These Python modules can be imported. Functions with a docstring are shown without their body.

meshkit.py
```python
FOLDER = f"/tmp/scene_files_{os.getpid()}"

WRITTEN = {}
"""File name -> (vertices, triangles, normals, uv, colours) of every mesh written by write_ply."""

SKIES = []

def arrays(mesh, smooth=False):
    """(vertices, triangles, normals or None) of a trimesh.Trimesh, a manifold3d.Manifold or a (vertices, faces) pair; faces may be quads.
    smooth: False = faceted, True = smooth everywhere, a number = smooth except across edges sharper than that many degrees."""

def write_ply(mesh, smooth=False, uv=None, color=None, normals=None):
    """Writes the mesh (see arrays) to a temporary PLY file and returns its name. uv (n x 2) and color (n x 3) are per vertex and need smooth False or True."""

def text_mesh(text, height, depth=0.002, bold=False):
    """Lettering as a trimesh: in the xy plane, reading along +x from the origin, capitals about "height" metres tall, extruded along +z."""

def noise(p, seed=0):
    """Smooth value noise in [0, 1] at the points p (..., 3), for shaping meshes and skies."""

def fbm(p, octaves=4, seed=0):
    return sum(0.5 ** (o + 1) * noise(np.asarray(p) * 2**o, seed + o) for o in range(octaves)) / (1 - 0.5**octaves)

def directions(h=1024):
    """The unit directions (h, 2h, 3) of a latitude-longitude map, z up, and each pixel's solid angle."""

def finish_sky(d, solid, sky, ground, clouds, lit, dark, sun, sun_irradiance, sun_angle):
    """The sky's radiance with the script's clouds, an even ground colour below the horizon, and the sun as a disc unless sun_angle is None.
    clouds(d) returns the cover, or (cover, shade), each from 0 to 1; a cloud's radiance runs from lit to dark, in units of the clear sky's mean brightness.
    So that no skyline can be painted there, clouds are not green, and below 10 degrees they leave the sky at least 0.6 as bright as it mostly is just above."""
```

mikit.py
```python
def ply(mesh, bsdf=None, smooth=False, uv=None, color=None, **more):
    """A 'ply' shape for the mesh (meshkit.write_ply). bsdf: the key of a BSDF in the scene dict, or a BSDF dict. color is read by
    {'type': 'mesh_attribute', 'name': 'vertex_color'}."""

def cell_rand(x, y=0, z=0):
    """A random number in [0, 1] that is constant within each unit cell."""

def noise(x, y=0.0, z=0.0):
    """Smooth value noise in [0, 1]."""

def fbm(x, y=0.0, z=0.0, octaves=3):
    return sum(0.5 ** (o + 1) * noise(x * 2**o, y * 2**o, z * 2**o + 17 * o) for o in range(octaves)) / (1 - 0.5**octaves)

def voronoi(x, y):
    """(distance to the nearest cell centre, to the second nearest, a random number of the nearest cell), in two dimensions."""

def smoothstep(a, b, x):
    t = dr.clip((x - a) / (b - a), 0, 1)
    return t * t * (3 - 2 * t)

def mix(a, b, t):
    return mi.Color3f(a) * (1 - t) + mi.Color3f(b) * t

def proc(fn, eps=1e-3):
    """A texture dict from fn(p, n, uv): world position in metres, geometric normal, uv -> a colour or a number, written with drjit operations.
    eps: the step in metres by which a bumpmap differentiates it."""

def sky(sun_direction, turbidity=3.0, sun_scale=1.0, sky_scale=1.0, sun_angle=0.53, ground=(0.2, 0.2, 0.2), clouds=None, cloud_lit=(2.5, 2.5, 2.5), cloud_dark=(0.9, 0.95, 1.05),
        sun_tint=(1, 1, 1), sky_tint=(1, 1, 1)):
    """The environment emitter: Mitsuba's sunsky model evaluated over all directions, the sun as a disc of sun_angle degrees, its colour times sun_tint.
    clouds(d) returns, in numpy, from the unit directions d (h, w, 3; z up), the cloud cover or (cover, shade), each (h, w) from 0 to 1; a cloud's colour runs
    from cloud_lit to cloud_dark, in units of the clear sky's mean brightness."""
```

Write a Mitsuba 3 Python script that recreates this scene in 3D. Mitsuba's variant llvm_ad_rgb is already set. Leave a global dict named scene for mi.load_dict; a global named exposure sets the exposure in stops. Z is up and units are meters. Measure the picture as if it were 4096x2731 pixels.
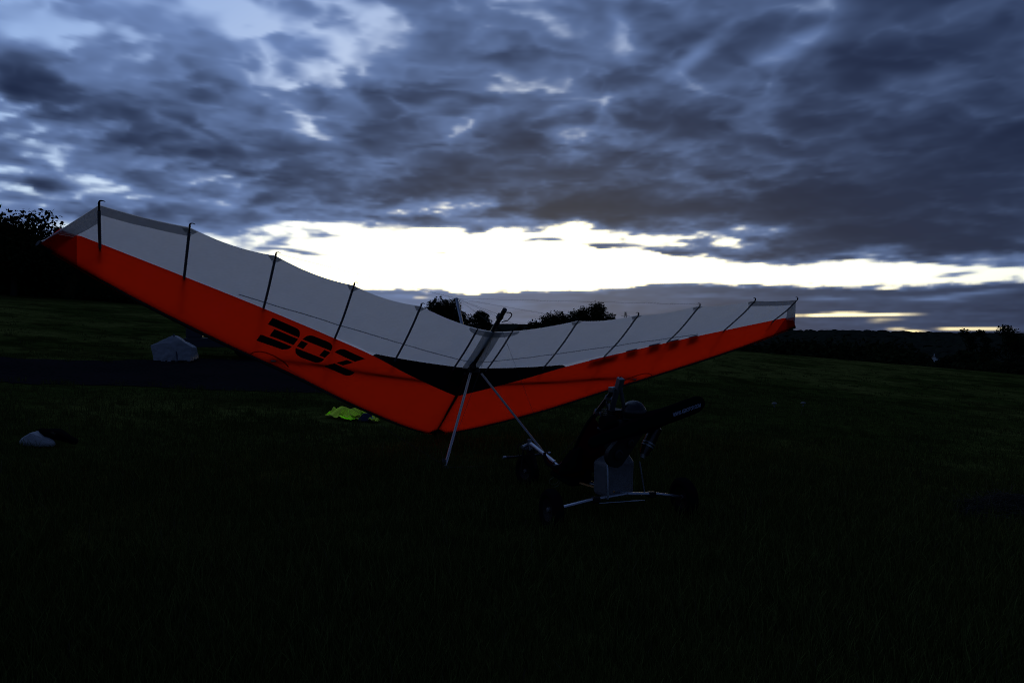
import math
import numpy as np
import trimesh
import drjit as dr
import mitsuba as mi
import mikit
import manifold3d as m3
from scipy.interpolate import LinearNDInterpolator, PchipInterpolator, interp1d
from scipy.ndimage import gaussian_filter
from scipy.spatial import cKDTree
from shapely.geometry import Polygon
from mikit import proc
from meshkit import fbm, noise, text_mesh

T = mi.ScalarTransform4f
scene, labels = {}, {}
rng = np.random.default_rng(7)


def smooth(a, b, x):
    t = np.clip((x - a) / (b - a), 0, 1)
    return t * t * (3 - 2 * t)


# ------------------------------------------------------------------ camera, sky, exposure
EYE = np.array([0, 0, 1.65])
PITCH = math.radians(0.745)
scene['camera'] = {'type': 'perspective', 'fov': 73.74, 'fov_axis': 'x', 'near_clip': 0.05, 'far_clip': 9000.0,
                   'to_world': T().look_at(origin=EYE.tolist(), target=[0, math.cos(PITCH), 1.65 - math.sin(PITCH)], up=[0, 0, 1])}
exposure = 3.2

# ---- clouds: cover and shade per direction (azimuth right of the view's north, elevation), in degrees
#  azimuth, elevation, half length, half thickness, tilt down to the right, density, shade
BANKS = [
    (-30.6, 21.95, 7.04, 1.26, 4, 0.22, -0.02), (-18.9, 23.02, 3.93, 1.04, 10, 0.15, 0), (-26.9, 20.26, 5.52, 1.04, 12, 0.55, 0.22), (-34.5, 16.93, 6.96, 1.45, 14, 0.8, 0.36),
    (-24.8, 17.63, 6.02, 0.93, 10, 0.4, 0.1), (-24.8, 15.65, 6.62, 0.99, 14, 0.45, 0.15), (-21.4, 13.97, 10.76, 1.70, 6, 0.75, 0.3), (-35.4, 11.86, 2.18, 0.36, 0, 0.5, 0.2),
    (-35.4, 10.36, 2.43, 0.42, 0, 0.6, 0.25), (-29.2, 11.30, 6.68, 0.45, 4, 0.4, 0.05), (-20.8, 9.04, 5.43, 0.89, 2, 0.75, 0.18), (-12.8, 10.98, 5.21, 0.93, 0, 1.1, 0.35),
    (-4.2, 11.47, 6.18, 1.46, 2, 0.6, 0.2), (0.9, 9.56, 5.85, 0.58, 3, 0.5, 0.1), (-30.6, 11.91, 4.06, 0.50, 8, 0.5, 0.12), (-35.0, 9.18, 3.19, 0.27, 0, 0.5, 0.2),
    (-28.3, 9.43, 4.53, 0.29, 3, 0.4, 0.1), (-0.9, 13.07, 8.77, 2.19, 8, 0.3, 0.16), (9.9, 10.12, 11.70, 2.16, 6, 0.3, 0.18), (24.8, 11.26, 11.45, 3.65, 4, 0.2, 0.14),
    (31.8, 8.14, 7.91, 2.48, 0, 0.2, 0.12), (31.3, 19.89, 4.80, 1.25, 10, 0.2, 0.12), (2.7, 16.47, 4.74, 1.10, -12, 0.3, 0.15), (-10.0, 16.58, 3.90, 1.08, 10, 0.35, 0.12),
    (-6.4, 14.02, 7.22, 1.45, 4, 0.3, 0.1), (-14.9, 19.49, 2.56, 1.06, 20, -0.28, -0.1), (-23.3, 23.54, 14.79, 1.34, 4, -0.22, -0.15), (-18.9, 22.28, 4.91, 0.97, 22, -0.28, -0.1),
    (-33.2, 11.87, 1.92, 0.73, 35, -0.55, -0.1), (-36.4, 13.26, 1.66, 0.71, 25, -0.5, -0.1), (-36.5, 9.86, 1.42, 0.38, 10, -0.6, 0), (-19.5, 11.52, 4.54, 0.31, 6, -0.15, 0),
    (4.9, 9.81, 4.72, 0.87, 2, 0.55, 0.12), (-22.7, 16.98, 6.22, 0.37, 12, -0.18, -0.1), (-16.2, 16.19, 2.02, 0.42, 15, -0.3, -0.1), (-25.1, 15.00, 3.59, 0.33, 16, -0.35, -0.1),
    (-6.4, 17.88, 1.80, 0.80, -20, -0.25, -0.1), (-3.0, 16.97, 2.92, 0.51, -15, -0.28, -0.12), (4.9, 14.74, 2.18, 0.66, 10, -0.3, -0.12), (9.2, 13.42, 2.14, 0.50, -30, -0.3, -0.12),
    (8.1, 23.05, 2.69, 0.94, 75, -0.25, -0.22), (7.6, 18.00, 1.80, 0.40, -65, -0.2, -0.12), (15.1, 21.47, 2.89, 0.78, -30, -0.35, -0.3), (11.0, 21.65, 1.76, 0.43, -10, -0.2, -0.1),
    (23.3, 21.55, 2.78, 0.84, -10, -0.1, -0.2), (21.7, 20.59, 2.52, 0.54, -15, -0.12, -0.2), (36.4, 13.68, 2.13, 0.29, -12, 0, -0.1), (-25.7, 10.86, 4.74, 0.33, 3, 0.35, 0.05),
    (-30.6, 8.25, 5.42, 0.38, 2, 0.45, 0.15), (11.7, 18.12, 9.11, 2.15, 0, 0.25, 0.1), (2.7, 7.55, 1.90, 0.26, 2, 0.75, 0.45), (-1.3, 8.77, 3.47, 0.37, 2, 0.6, 0.3),
    (-5.7, 6.62, 1.81, 0.18, 2, 0.6, 0.4), (-17.2, 6.64, 2.50, 0.17, 4, 0.45, 0.35), (8.5, 7.08, 3.22, 0.22, 3, 0.6, 0.4), (13.1, 6.59, 3.12, 0.18, 3, 0.4, 0.3),
    (31.3, 5.11, 1.20, 0.16, 4, 0.5, 0.3), (33.1, 3.97, 1.67, 0.21, -5, 0.6, 0.35), (35.6, 4.62, 2.90, 0.27, 2, 0.6, 0.35), (26.3, 5.68, 1.76, 0.14, 4, 0.4, 0.3),
    (26.6, 1.34, 4.97, 0.14, 0, -1.1, 0), (29.1, 0.96, 2.51, 0.14, 1, -0.5, 0), (27.7, 0.74, 1.72, 0.14, 0, -0.5, 0), (34.2, 0.21, 2.75, 0.14, 1, -1, 0),
    (29.8, 0.16, 1.93, 0.14, 4, -0.9, 0), (31.8, 2.30, 2.64, 0.14, 3, -0.15, -0.3), (24.8, 2.52, 2.11, 0.17, 3, -0.15, -0.3), (34.4, 2.65, 2.98, 0.18, -6, -0.1, -0.3),
    (15.1, 2.89, 2.04, 0.14, 0, -0.1, -0.2), (-8.2, 2.93, 3.58, 0.14, 2, -0.5, -0.1), (-1.7, 3.32, 3.29, 0.14, 0, -0.4, -0.1),
]


def clouds(d):
    x, y, z = d[..., 0], d[..., 1], np.maximum(d[..., 2], 1e-3)
    az, el = np.degrees(np.arctan2(x, y)), np.degrees(np.arcsin(z))
    q = 1.0 / (z + 0.16)                                     # a deck of clouds seen in perspective
    p = np.stack([x * q, y * q, z * 0], -1)
    wide = fbm(p * np.array([1.1, 1.25, 1]) + 3.1, 4, 5)
    fine = fbm(p * np.array([3.4, 4.2, 1]) + 11.0, 5, 21)
    wisp = fbm(p * np.array([10, 13, 1]) + 7.7, 4, 51)
    m = p + 0.13 * np.stack([fine - 0.5, wisp - 0.5, 0 * fine], -1)
    puff = 0.50 * np.abs(2 * fbm(m * np.array([2.4, 2.9, 1]) + 31.0, 2, 131) - 1) + 0.33 * np.abs(2 * fbm(m * np.array([5.4, 6.6, 1]) + 51.0, 2, 171) - 1) + 0.17 * np.abs(2 * fbm(m * np.array([12, 15, 1]) + 71.0, 2, 191) - 1)   # billows with creases between
    wx = (fbm(p * 1.7 + 20, 3, 77) - 0.5) * 8 + (fine - 0.5) * 6 + (wisp - 0.5) * 3
    wy = ((fbm(p * 1.7 + 40, 3, 91) - 0.5) * 5 + (fine - 0.5) * 4 + (wisp - 0.5) * 2.0) * np.clip(el / 14, 0.10, 1)
    wx = wx * np.clip(el / 9, 0.45, 1)
    u, v = az + wx, el + wy
    # the deck's far edge, beyond which the horizon is clear, and the low bank under that gap
    edge = np.interp(u, [-180, -60, -40, -25, -12, -6, 0, 8, 16, 22, 27, 32, 38, 60, 180], [2, 3, 4.6, 5.6, 8.0, 9.4, 9.2, 7.9, 6.8, 6.0, 5.9, 5.5, 4.9, 3, 2])
    soft = np.interp(u, [-60, -30, -8, 5, 25], [3, 3, 2.6, 2.0, 1.1])
    deck = smooth(edge - soft, edge + soft * 0.8, v)
    top = np.interp(u, [-180, -60, -20, -12, -6, 0, 6, 12, 20, 26, 32, 38, 60, 180], [6, 5, 3.5, 3.8, 3.5, 3.3, 3.4, 3.9, 3.7, 3.25, 3.2, 3.5, 4.5, 6])
    bank = 1 - smooth(top - 0.4, top + 0.4, el + wy * 0.6 + (wisp - 0.5) * 0.5)
    body = np.interp(u, [-180, -60, -35, -12, 0, 8, 40, 180], [0.95, 0.75, 0.54, 0.55, 0.64, 0.80, 0.95, 0.95])
    body = body + 0.10 * smooth(30, 60, el) + 0.16 * smooth(15, 23, el) * smooth(-4, -16, az)
    dens = deck * body + 0.95 * bank
    shade = deck * np.interp(u, [-180, -90, -40, -20, -5, 5, 15, 22, 28, 38, 90, 180], [0.86, 0.78, 0.32, 0.32, 0.40, 0.50, 0.64, 0.75, 0.86, 0.92, 0.92, 0.90])
    shade = shade + bank * np.interp(u, [-180, -90, -30, -10, 0, 10, 20, 38, 180], [0.85, 0.75, 0.45, 0.48, 0.58, 0.72, 0.84, 0.90, 0.85])
    for a, e, l, t, tilt, dd, ds in BANKS:
        c, s = np.cos(np.radians(tilt)), np.sin(np.radians(tilt))
        k = min(1.0, 0.25 + t / 2.5)
        du, dv = az + wx * k - a, el + wy * k - e
        g = (0.55 + 0.9 * fine) * np.exp(-((du * c - dv * s) / l) ** 2 - ((du * s + dv * c) / t) ** 2)
        dens, shade = dens + dd * g, shade + 1.25 * ds * g
    loose = np.clip(1 - bank, 0, 1) * np.clip(el / 10, 0.25, 1) * np.interp(az, [-180, 6, 26, 60, 180], [1, 1, 0.62, 0.7, 1])
    dens = dens + loose * deck * ((wide - 0.5) * 0.5 + (fine - 0.5) * 0.8 + (wisp - 0.5) * 0.55 + (puff - 0.25) * 2.1) + (1 - deck) * loose * (fine - 0.62) * 0.4
    cover = smooth(0.14, 0.66, dens)
    cover = 1 - (1 - cover) ** (1 + 1.5 * smooth(15, 7, el))        # thin, glowing rims towards the light
    shade = shade + loose * ((wide - 0.5) * 0.25 + (fine - 0.5) * 0.3 + (wisp - 0.5) * 0.25 + (puff - 0.25) * 1.15) + 0.25 * (np.clip(dens, 0, 1.2) - 0.7)
    shade = shade + bank * ((fine - 0.5) * 0.25 + (wisp - 0.5) * 0.25)
    veil = deck * np.interp(u, [-180, -90, -40, -20, -5, 6, 15, 38, 180], [0.7, 0.6, 0.34, 0.38, 0.45, 0.62, 0.74, 0.80, 0.8]) * (0.5 + wide) * smooth(3, 13, el)
    cover = cover + np.clip(veil, 0, 0.9) * (1 - cover)
    shade = np.where(shade > 0.55, 0.55 + 0.45 * np.tanh((shade - 0.55) / 0.42), shade)
    return cover * 0.985, np.clip(shade, 0, 1)

SUN_EL, SUN_AZ = 5.0, 3.0      # the sun is down behind the low cloud bank: no disc, only its glow
scene['sky'] = mikit.sky((math.sin(math.radians(SUN_AZ)), math.cos(math.radians(SUN_AZ)), math.tan(math.radians(SUN_EL))), turbidity=4.2, sun_scale=0.0, sky_scale=1.0,
                         sky_tint=(0.68, 0.98, 1.78), clouds=clouds, cloud_lit=(0.45, 0.71, 1.42), cloud_dark=(0.009, 0.022, 0.095), ground=(0.03, 0.03, 0.03))


# ------------------------------------------------------------------ materials
def rgb(r, g, b):
    return {'type': 'rgb', 'value': [r, g, b]}


def mat(name, c, rough=0.6, metal=0.0, **kw):
    base = c if isinstance(c, dict) else rgb(*c)
    scene['mat_' + name] = {'type': 'twosided', 'bsdf': {'type': 'principled', 'base_color': base, 'roughness': rough, 'metallic': metal, **kw}}


def weave(c):
    def fn(p, n, uv):
        return mi.Color3f(c) * (0.93 + 0.07 * mikit.fbm(p.x * 7, p.y * 7, p.z * 7, 3) + 0.07 * mikit.noise(p.x * 55, p.y * 55, p.z * 55))
    return proc(fn)


def cloth(name, c, trans, rough=0.8):
    scene['mat_' + name] = {'type': 'principledthin', 'base_color': weave(c), 'roughness': rough, 'diff_trans': trans, 'spec_trans': 0.0, 'sheen': 0.0, 'eta': 1.3}


def grass_col(p, n, uv):
    k = mikit.fbm(p.x * 0.35, p.y * 0.35, 0.0, 3)
    f = mikit.fbm(p.x * 6.0, p.y * 6.0, 3.0, 3)
    c = mikit.mix([0.046, 0.062, 0.012], [0.104, 0.112, 0.026], mikit.smoothstep(0.3, 0.7, k))
    tuft = mikit.smoothstep(0.52, 0.70, mikit.fbm(p.x * 1.3 + 40, p.y * 1.3, 9.0, 3))         # ranker, darker tufts
    c = c * (1 - 0.45 * tuft)
    # ground colour dimmed towards the camera: shade among the near blades painted in
    shade_fade = mikit.smoothstep(5.5, 15.0, dr.sqrt(p.x * p.x + p.y * p.y))
    return c * (0.55 + 0.9 * f) * (0.55 + 0.45 * shade_fade)


def grass_bump(p, n, uv):
    return mikit.fbm(p.x * 5.0, p.y * 5.0, 1.0, 4) * 0.10


def gravel_col(p, n, uv):
    v, _, w = mikit.voronoi(p.x * 26, p.y * 26)
    k = mikit.fbm(p.x * 0.8, p.y * 0.8, 5.0, 3)
    return mikit.mix([0.014, 0.0125, 0.0135], [0.036, 0.033, 0.035], w * 0.6 + 0.4 * k)


def gravel_bump(p, n, uv):
    v, _, w = mikit.voronoi(p.x * 26, p.y * 26)
    return (1 - v) * 0.02


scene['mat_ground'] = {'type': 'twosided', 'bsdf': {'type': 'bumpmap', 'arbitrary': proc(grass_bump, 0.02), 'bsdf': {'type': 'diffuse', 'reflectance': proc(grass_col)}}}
scene['mat_gravel'] = {'type': 'twosided', 'bsdf': {'type': 'bumpmap', 'arbitrary': proc(gravel_bump, 0.004), 'bsdf': {'type': 'diffuse', 'reflectance': proc(gravel_col)}}}
scene['mat_grass'] = {'type': 'twosided', 'bsdf': {'type': 'diffuse', 'reflectance': {'type': 'mesh_attribute', 'name': 'vertex_color'}}}
scene['mat_leaf'] = {'type': 'twosided', 'bsdf': {'type': 'diffuse', 'reflectance': rgb(0.022, 0.030, 0.012)}}
scene['mat_wood'] = {'type': 'twosided', 'bsdf': {'type': 'diffuse', 'reflectance': rgb(0.026, 0.032, 0.022)}}
mat('bark', (0.03, 0.025, 0.02), 0.9)
cloth('sail_white', (0.95, 0.92, 0.88), 1.4)
cloth('sail_thin', (0.97, 0.93, 0.88), 1.85)
cloth('sail_grey', (0.62, 0.63, 0.66), 0.9)
cloth('sail_patch', (0.60, 0.62, 0.64), 0.8)
cloth('sail_red', (0.99, 0.028, 0.005), 1.95)
cloth('sail_red_dark', (0.55, 0.012, 0.003), 1.4)
mat('sail_black', (0.012, 0.012, 0.014), 0.85)
mat('print_black', (0.010, 0.009, 0.009), 0.8)
mat('sleeve', (0.06, 0.056, 0.056), 0.8)
mat('pocket', (0.16, 0.17, 0.20), 0.7)
mat('tube', (0.50, 0.52, 0.56), 0.34, 0.9)
mat('tube_dull', (0.30, 0.31, 0.33), 0.4, 0.8)
mat('tube_black', (0.03, 0.03, 0.033), 0.35, 0.3)
mat('wire', (0.05, 0.05, 0.055), 0.7)
mat('black_plastic', (0.010, 0.010, 0.011), 0.55, specular=0.25)
scene['mat_rubber'] = {'type': 'twosided', 'bsdf': {'type': 'diffuse', 'reflectance': rgb(0.010, 0.010, 0.011)}}
scene['mat_seat_cloth'] = {'type': 'twosided', 'bsdf': {'type': 'diffuse', 'reflectance': rgb(0.11, 0.012, 0.014)}}
scene['mat_black_cloth'] = {'type': 'twosided', 'bsdf': {'type': 'diffuse', 'reflectance': rgb(0.008, 0.008, 0.010)}}
mat('engine_metal', (0.025, 0.025, 0.028), 0.5, 0.4, specular=0.3)
mat('cast_metal', (0.30, 0.29, 0.28), 0.5, 0.8)
mat('tank', (0.15, 0.148, 0.15), 0.5)
mat('lettering', (0.45, 0.48, 0.62), 0.7)
mat('helmet', (0.007, 0.008, 0.013), 0.35, specular=0.35)
mat('visor', (0.008, 0.008, 0.010), 0.25)
mat('tarp', (0.28, 0.28, 0.29), 0.6)
mat('strap', (0.03, 0.035, 0.06), 0.7)
mat('paint_dark', (0.025, 0.028, 0.035), 0.5)
mat('white_shell', (0.34, 0.34, 0.34), 0.5)
mat('navy_cloth', (0.018, 0.022, 0.075), 0.85)
mat('grey_cloth', (0.34, 0.40, 0.42), 0.85)
mat('blue_cloth', (0.25, 0.27, 0.45), 0.85)
mat('straw', (0.05, 0.043, 0.028), 0.95)
mat('twig', (0.02, 0.02, 0.02), 0.9)
mat('mushroom', (0.17, 0.165, 0.15), 0.8)
mat('render_wall', (0.75, 0.74, 0.70), 0.9)
mat('roof_slate', (0.03, 0.03, 0.035), 0.8)
mat('rope', (0.14, 0.16, 0.08), 0.9)
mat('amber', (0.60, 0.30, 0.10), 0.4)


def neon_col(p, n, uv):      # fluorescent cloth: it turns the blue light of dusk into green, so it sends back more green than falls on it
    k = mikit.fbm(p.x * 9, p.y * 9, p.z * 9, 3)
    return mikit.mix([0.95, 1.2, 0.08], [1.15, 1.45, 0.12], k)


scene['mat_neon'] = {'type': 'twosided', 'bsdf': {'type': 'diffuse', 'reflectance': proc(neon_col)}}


# ------------------------------------------------------------------ mesh helpers
def add(key, mesh, m, smooth=False, label=None, category=None, group=None, kind=None, **kw):
    k, i = key, 0
    while k in scene:
        i += 1
        k = f'{key}_{i:03d}'
    scene[k] = mikit.ply(mesh, 'mat_' + m, smooth=smooth, **kw)
    e = {a: b for a, b in dict(label=label, category=category, group=group, kind=kind).items() if b}
    if e:
        labels[k] = e
    return k


def thing(name, label, category, group=None):
    k, i = name, 0
    while k in labels:
        i += 1
        k = f'{name}_{i:03d}'
    labels[k] = {'label': label, 'category': category}
    if group:
        labels[k]['group'] = group
    return k


def cat(ms):
    return trimesh.util.concatenate([m if isinstance(m, trimesh.Trimesh) else tri(m) for m in ms])


def tri(m):
    q = m.to_mesh()
    return trimesh.Trimesh(q.vert_properties[:, :3], q.tri_verts, process=False)


def tube(pts, r, n=12, flat=1.0, up=(0, 0, 1), cap=True):
    """A tube along pts; r a number or one per point; flat squeezes it along its second axis."""
    P = np.asarray(pts, float)
    r = np.broadcast_to(np.asarray(r, float), (len(P),))
    t = np.gradient(P, axis=0)
    t /= np.linalg.norm(t, axis=1, keepdims=True) + 1e-12
    u = np.asarray(up, float)
    if abs(t[0] @ u) > 0.97:
        u = np.array([1.0, 0, 0])
    a = np.cross(t, u)
    a /= np.linalg.norm(a, axis=1, keepdims=True) + 1e-12
    b = np.cross(a, t)
    th = np.arange(n) * 2 * np.pi / n
    V = P[:, None] + r[:, None, None] * (np.cos(th)[None, :, None] * a[:, None] + flat * np.sin(th)[None, :, None] * b[:, None])
    m = len(P)
    V = V.reshape(-1, 3)
    i, j = np.meshgrid(np.arange(m - 1), np.arange(n), indexing='ij')
    A, B_ = i * n + j, i * n + (j + 1) % n
    F = np.concatenate([np.stack([A, B_, B_ + n], -1).reshape(-1, 3), np.stack([A, B_ + n, A + n], -1).reshape(-1, 3)])
    if cap:
        V = np.vstack([V, P[0], P[-1]])
        k = np.arange(n)
        F = np.vstack([F, np.stack([(k + 1) % n, k, 0 * k + m * n], 1), np.stack([k + (m - 1) * n, (k + 1) % n + (m - 1) * n, 0 * k + m * n + 1], 1)])
    return trimesh.Trimesh(V, F, process=False)


def bez(a, b, c, n=10):
    t = np.linspace(0, 1, n)[:, None]
    a, b, c = map(np.asarray, (a, b, c))
    return (1 - t) ** 2 * a + 2 * t * (1 - t) * b + t * t * c


def frame(x, y, z, o):
    M = np.eye(4)
    M[:3, 0], M[:3, 1], M[:3, 2], M[:3, 3] = x, y, z, o
    return M


def box(size, M=None, r=0.0):
    """A box with rounded edges."""
    s = np.asarray(size, float) / 2
    if r:
        b = m3.Manifold.batch_hull([m3.Manifold.sphere(r, 12).translate([float(v) for v in (s - r) * np.array(c)]) for c in np.ndindex(2, 2, 2) for c in [np.array(c) * 2 - 1]])
        b = tri(b)
    else:
        b = trimesh.creation.box(2 * s)
    if M is not None:
        b.apply_transform(M)
    return b


def blob(points, radii, length=0.03, wob=0.0, freq=8.0, seed=1, taubin=6):
    """The hull of spheres, refined, smoothed and roughened."""
    h = m3.Manifold.batch_hull([m3.Manifold.sphere(float(r), 14).translate([float(c) for c in p]) for p, r in zip(points, radii)]).refine_to_length(length)
    m = tri(h)
    m.merge_vertices()
    trimesh.smoothing.filter_taubin(m, iterations=taubin)
    if wob:
        v = np.array(m.vertices)
        m.vertices = v + m.vertex_normals * ((fbm(v * freq + seed * 13.7, 3, seed) - 0.5) * 2 * wob)[:, None]
    return m


def lathe(profile, n=28, M=None):
    m = trimesh.creation.revolve(np.asarray(profile, float), sections=n)
    if M is not None:
        m.apply_transform(M)
    return m


def sheet(V, nu, nv):
    i, j = np.meshgrid(np.arange(nu - 1), np.arange(nv - 1), indexing='ij')
    a = i * nv + j
    F = np.concatenate([np.stack([a, a + nv, a + nv + 1], -1).reshape(-1, 3), np.stack([a, a + nv + 1, a + 1], -1).reshape(-1, 3)])
    return trimesh.Trimesh(np.asarray(V).reshape(-1, 3), F, process=False)


# ------------------------------------------------------------------ the land
AZ_K = [-180, -60, -40, -26, -10, 0, 18, 26, 37, 50, 180]
EDGE = np.array([60, 60, 58, 56, 50, 46, 47.5, 48, 50, 52, 60.0])      # where the field ends, metres from the view point
RIDGE = np.array([0.1, 0.1, 0.1, 0.1, 0.42, 0.42, -0.02, -0.05, -0.28, -0.28, 0.0])   # height of the far ridge, degrees


def field(x, y):
    xe = x - 2.5 * np.tanh(x / 2.5)
    return np.where(x > 0, -0.072, -0.09) * xe + 0.041 * np.logaddexp(0, (y - 12.5) / 1.5) * 1.5


def terrain(x, y):
    r, az = np.hypot(x, y) + 1e-9, np.degrees(np.arctan2(x, y))
    re = np.interp(az, AZ_K, EDGE)
    k = np.minimum(1, re / r)
    z = field(x * k, y * k)
    drop = np.interp(az, [-180, -40, -20, -8, 10, 180], [2, 2, 6, 22, 27, 27])
    far = np.clip((r - re) / 190, 0, 1)
    z = z - drop * (far * far * (3 - 2 * far) * 0.75 + 0.25 * far)
    t = np.clip((r - 260) / 1140, 0, 1)
    top = 1.65 + 1400 * np.tan(np.radians(np.interp(az, AZ_K, RIDGE)))
    t = t * t * (3 - 2 * t)
    z = np.where(r > 260, z * (1 - t) + top * t, z)
    p = np.stack([x, y, 0 * x], -1)
    z = z + np.clip((r - 90) / 500, 0, 1) * 5.0 * (fbm(p / 90.0, 4, 3) - 0.5) + np.clip(1 - r / 90, 0, 1) * 0.05 * np.clip((r - 12) / 10, 0, 1) * (fbm(p / 1.6, 3, 8) - 0.5)
    return z - np.clip(r - 1500, 0, 1e9) * 0.02


def land(az, r, key, m, lift=0.0, extra=None, **lab):
    A, R = np.meshgrid(np.radians(az), r, indexing='ij')
    x, y = R * np.sin(A), R * np.cos(A)
    z = terrain(x, y) + lift
    if extra is not None:
        z = z + extra(x, y, A, R)
    return add(key, sheet(np.stack([x, y, z], -1), len(az), len(r)), m, smooth=True, **lab)


az = np.concatenate([np.arange(-180, -46, 4.0), np.arange(-46, 46, 0.25), np.arange(46, 180.1, 4.0)])
rr = np.concatenate([[0.02], np.geomspace(0.4, 6, 24), np.geomspace(6.2, 64, 150), np.geomspace(65, 4500, 110)])
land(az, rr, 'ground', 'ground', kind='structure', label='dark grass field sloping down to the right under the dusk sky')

# gravel hardstanding behind the wing's left half
pad = Polygon([(-30, 9.5), (-16, 11.4), (-9.6, 12.75), (-7.4, 13.9), (-4.3, 15.2), (-1.5, 16.6), (-0.6, 18.2), (-1.6, 20.2), (-4.6, 21.6), (-8.1, 21.3), (-9.2, 19.4), (-10.6, 17.4), (-14, 15.6), (-20, 14.2), (-30, 13.0)]).buffer(0.8).buffer(-0.8)
gx, gy = np.meshgrid(np.arange(-30, 0, 0.16), np.arange(9, 23, 0.16), indexing='ij')
edge_n = (fbm(np.stack([gx * 1.1, gy * 1.1, 0 * gx], -1), 4, 4) - 0.5) * 1.7
import shapely
inside = shapely.contains_xy(pad, gx + edge_n, gy + edge_n)
Vp = np.stack([gx, gy, terrain(gx, gy) + 0.012], -1)
mp = sheet(Vp, *gx.shape)
mp.update_faces(inside.reshape(-1)[mp.faces].all(1))
mp.remove_unreferenced_vertices()
add('gravel_track', mp, 'gravel', smooth=True, kind='structure', label='dark bluish gravel track crossing the field behind the wing')


# grass blades: thick near the camera, tussocks farther out
def blades(x, y, h, wdt, lean, col):
    n = len(x)
    a = rng.uniform(0, 2 * np.pi, n)
    s = np.stack([np.cos(a), np.sin(a), 0 * a], -1)
    b = rng.uniform(0, 2 * np.pi, n)
    ln = np.stack([np.cos(b), np.sin(b), 0 * b], -1) * lean[:, None]
    o = np.stack([x, y, terrain(x, y) - 0.01], -1)
    up = np.array([0, 0, 1.0])
    p0, p1 = o - s * wdt[:, None] / 2, o + s * wdt[:, None] / 2
    mid = o + up * (h * 0.6)[:, None] + ln * 0.35
    p2, p3 = mid - s * wdt[:, None] * 0.35, mid + s * wdt[:, None] * 0.35
    tip = o + up * h[:, None] + ln
    V = np.stack([p0, p1, p2, p3, tip], 1).reshape(-1, 3)
    k = np.arange(n)[:, None] * 5
    F = np.concatenate([k + [0, 1, 3], k + [0, 3, 2], k + [2, 3, 4]])
    return V, F, np.repeat(col, 5, 0)


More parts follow.
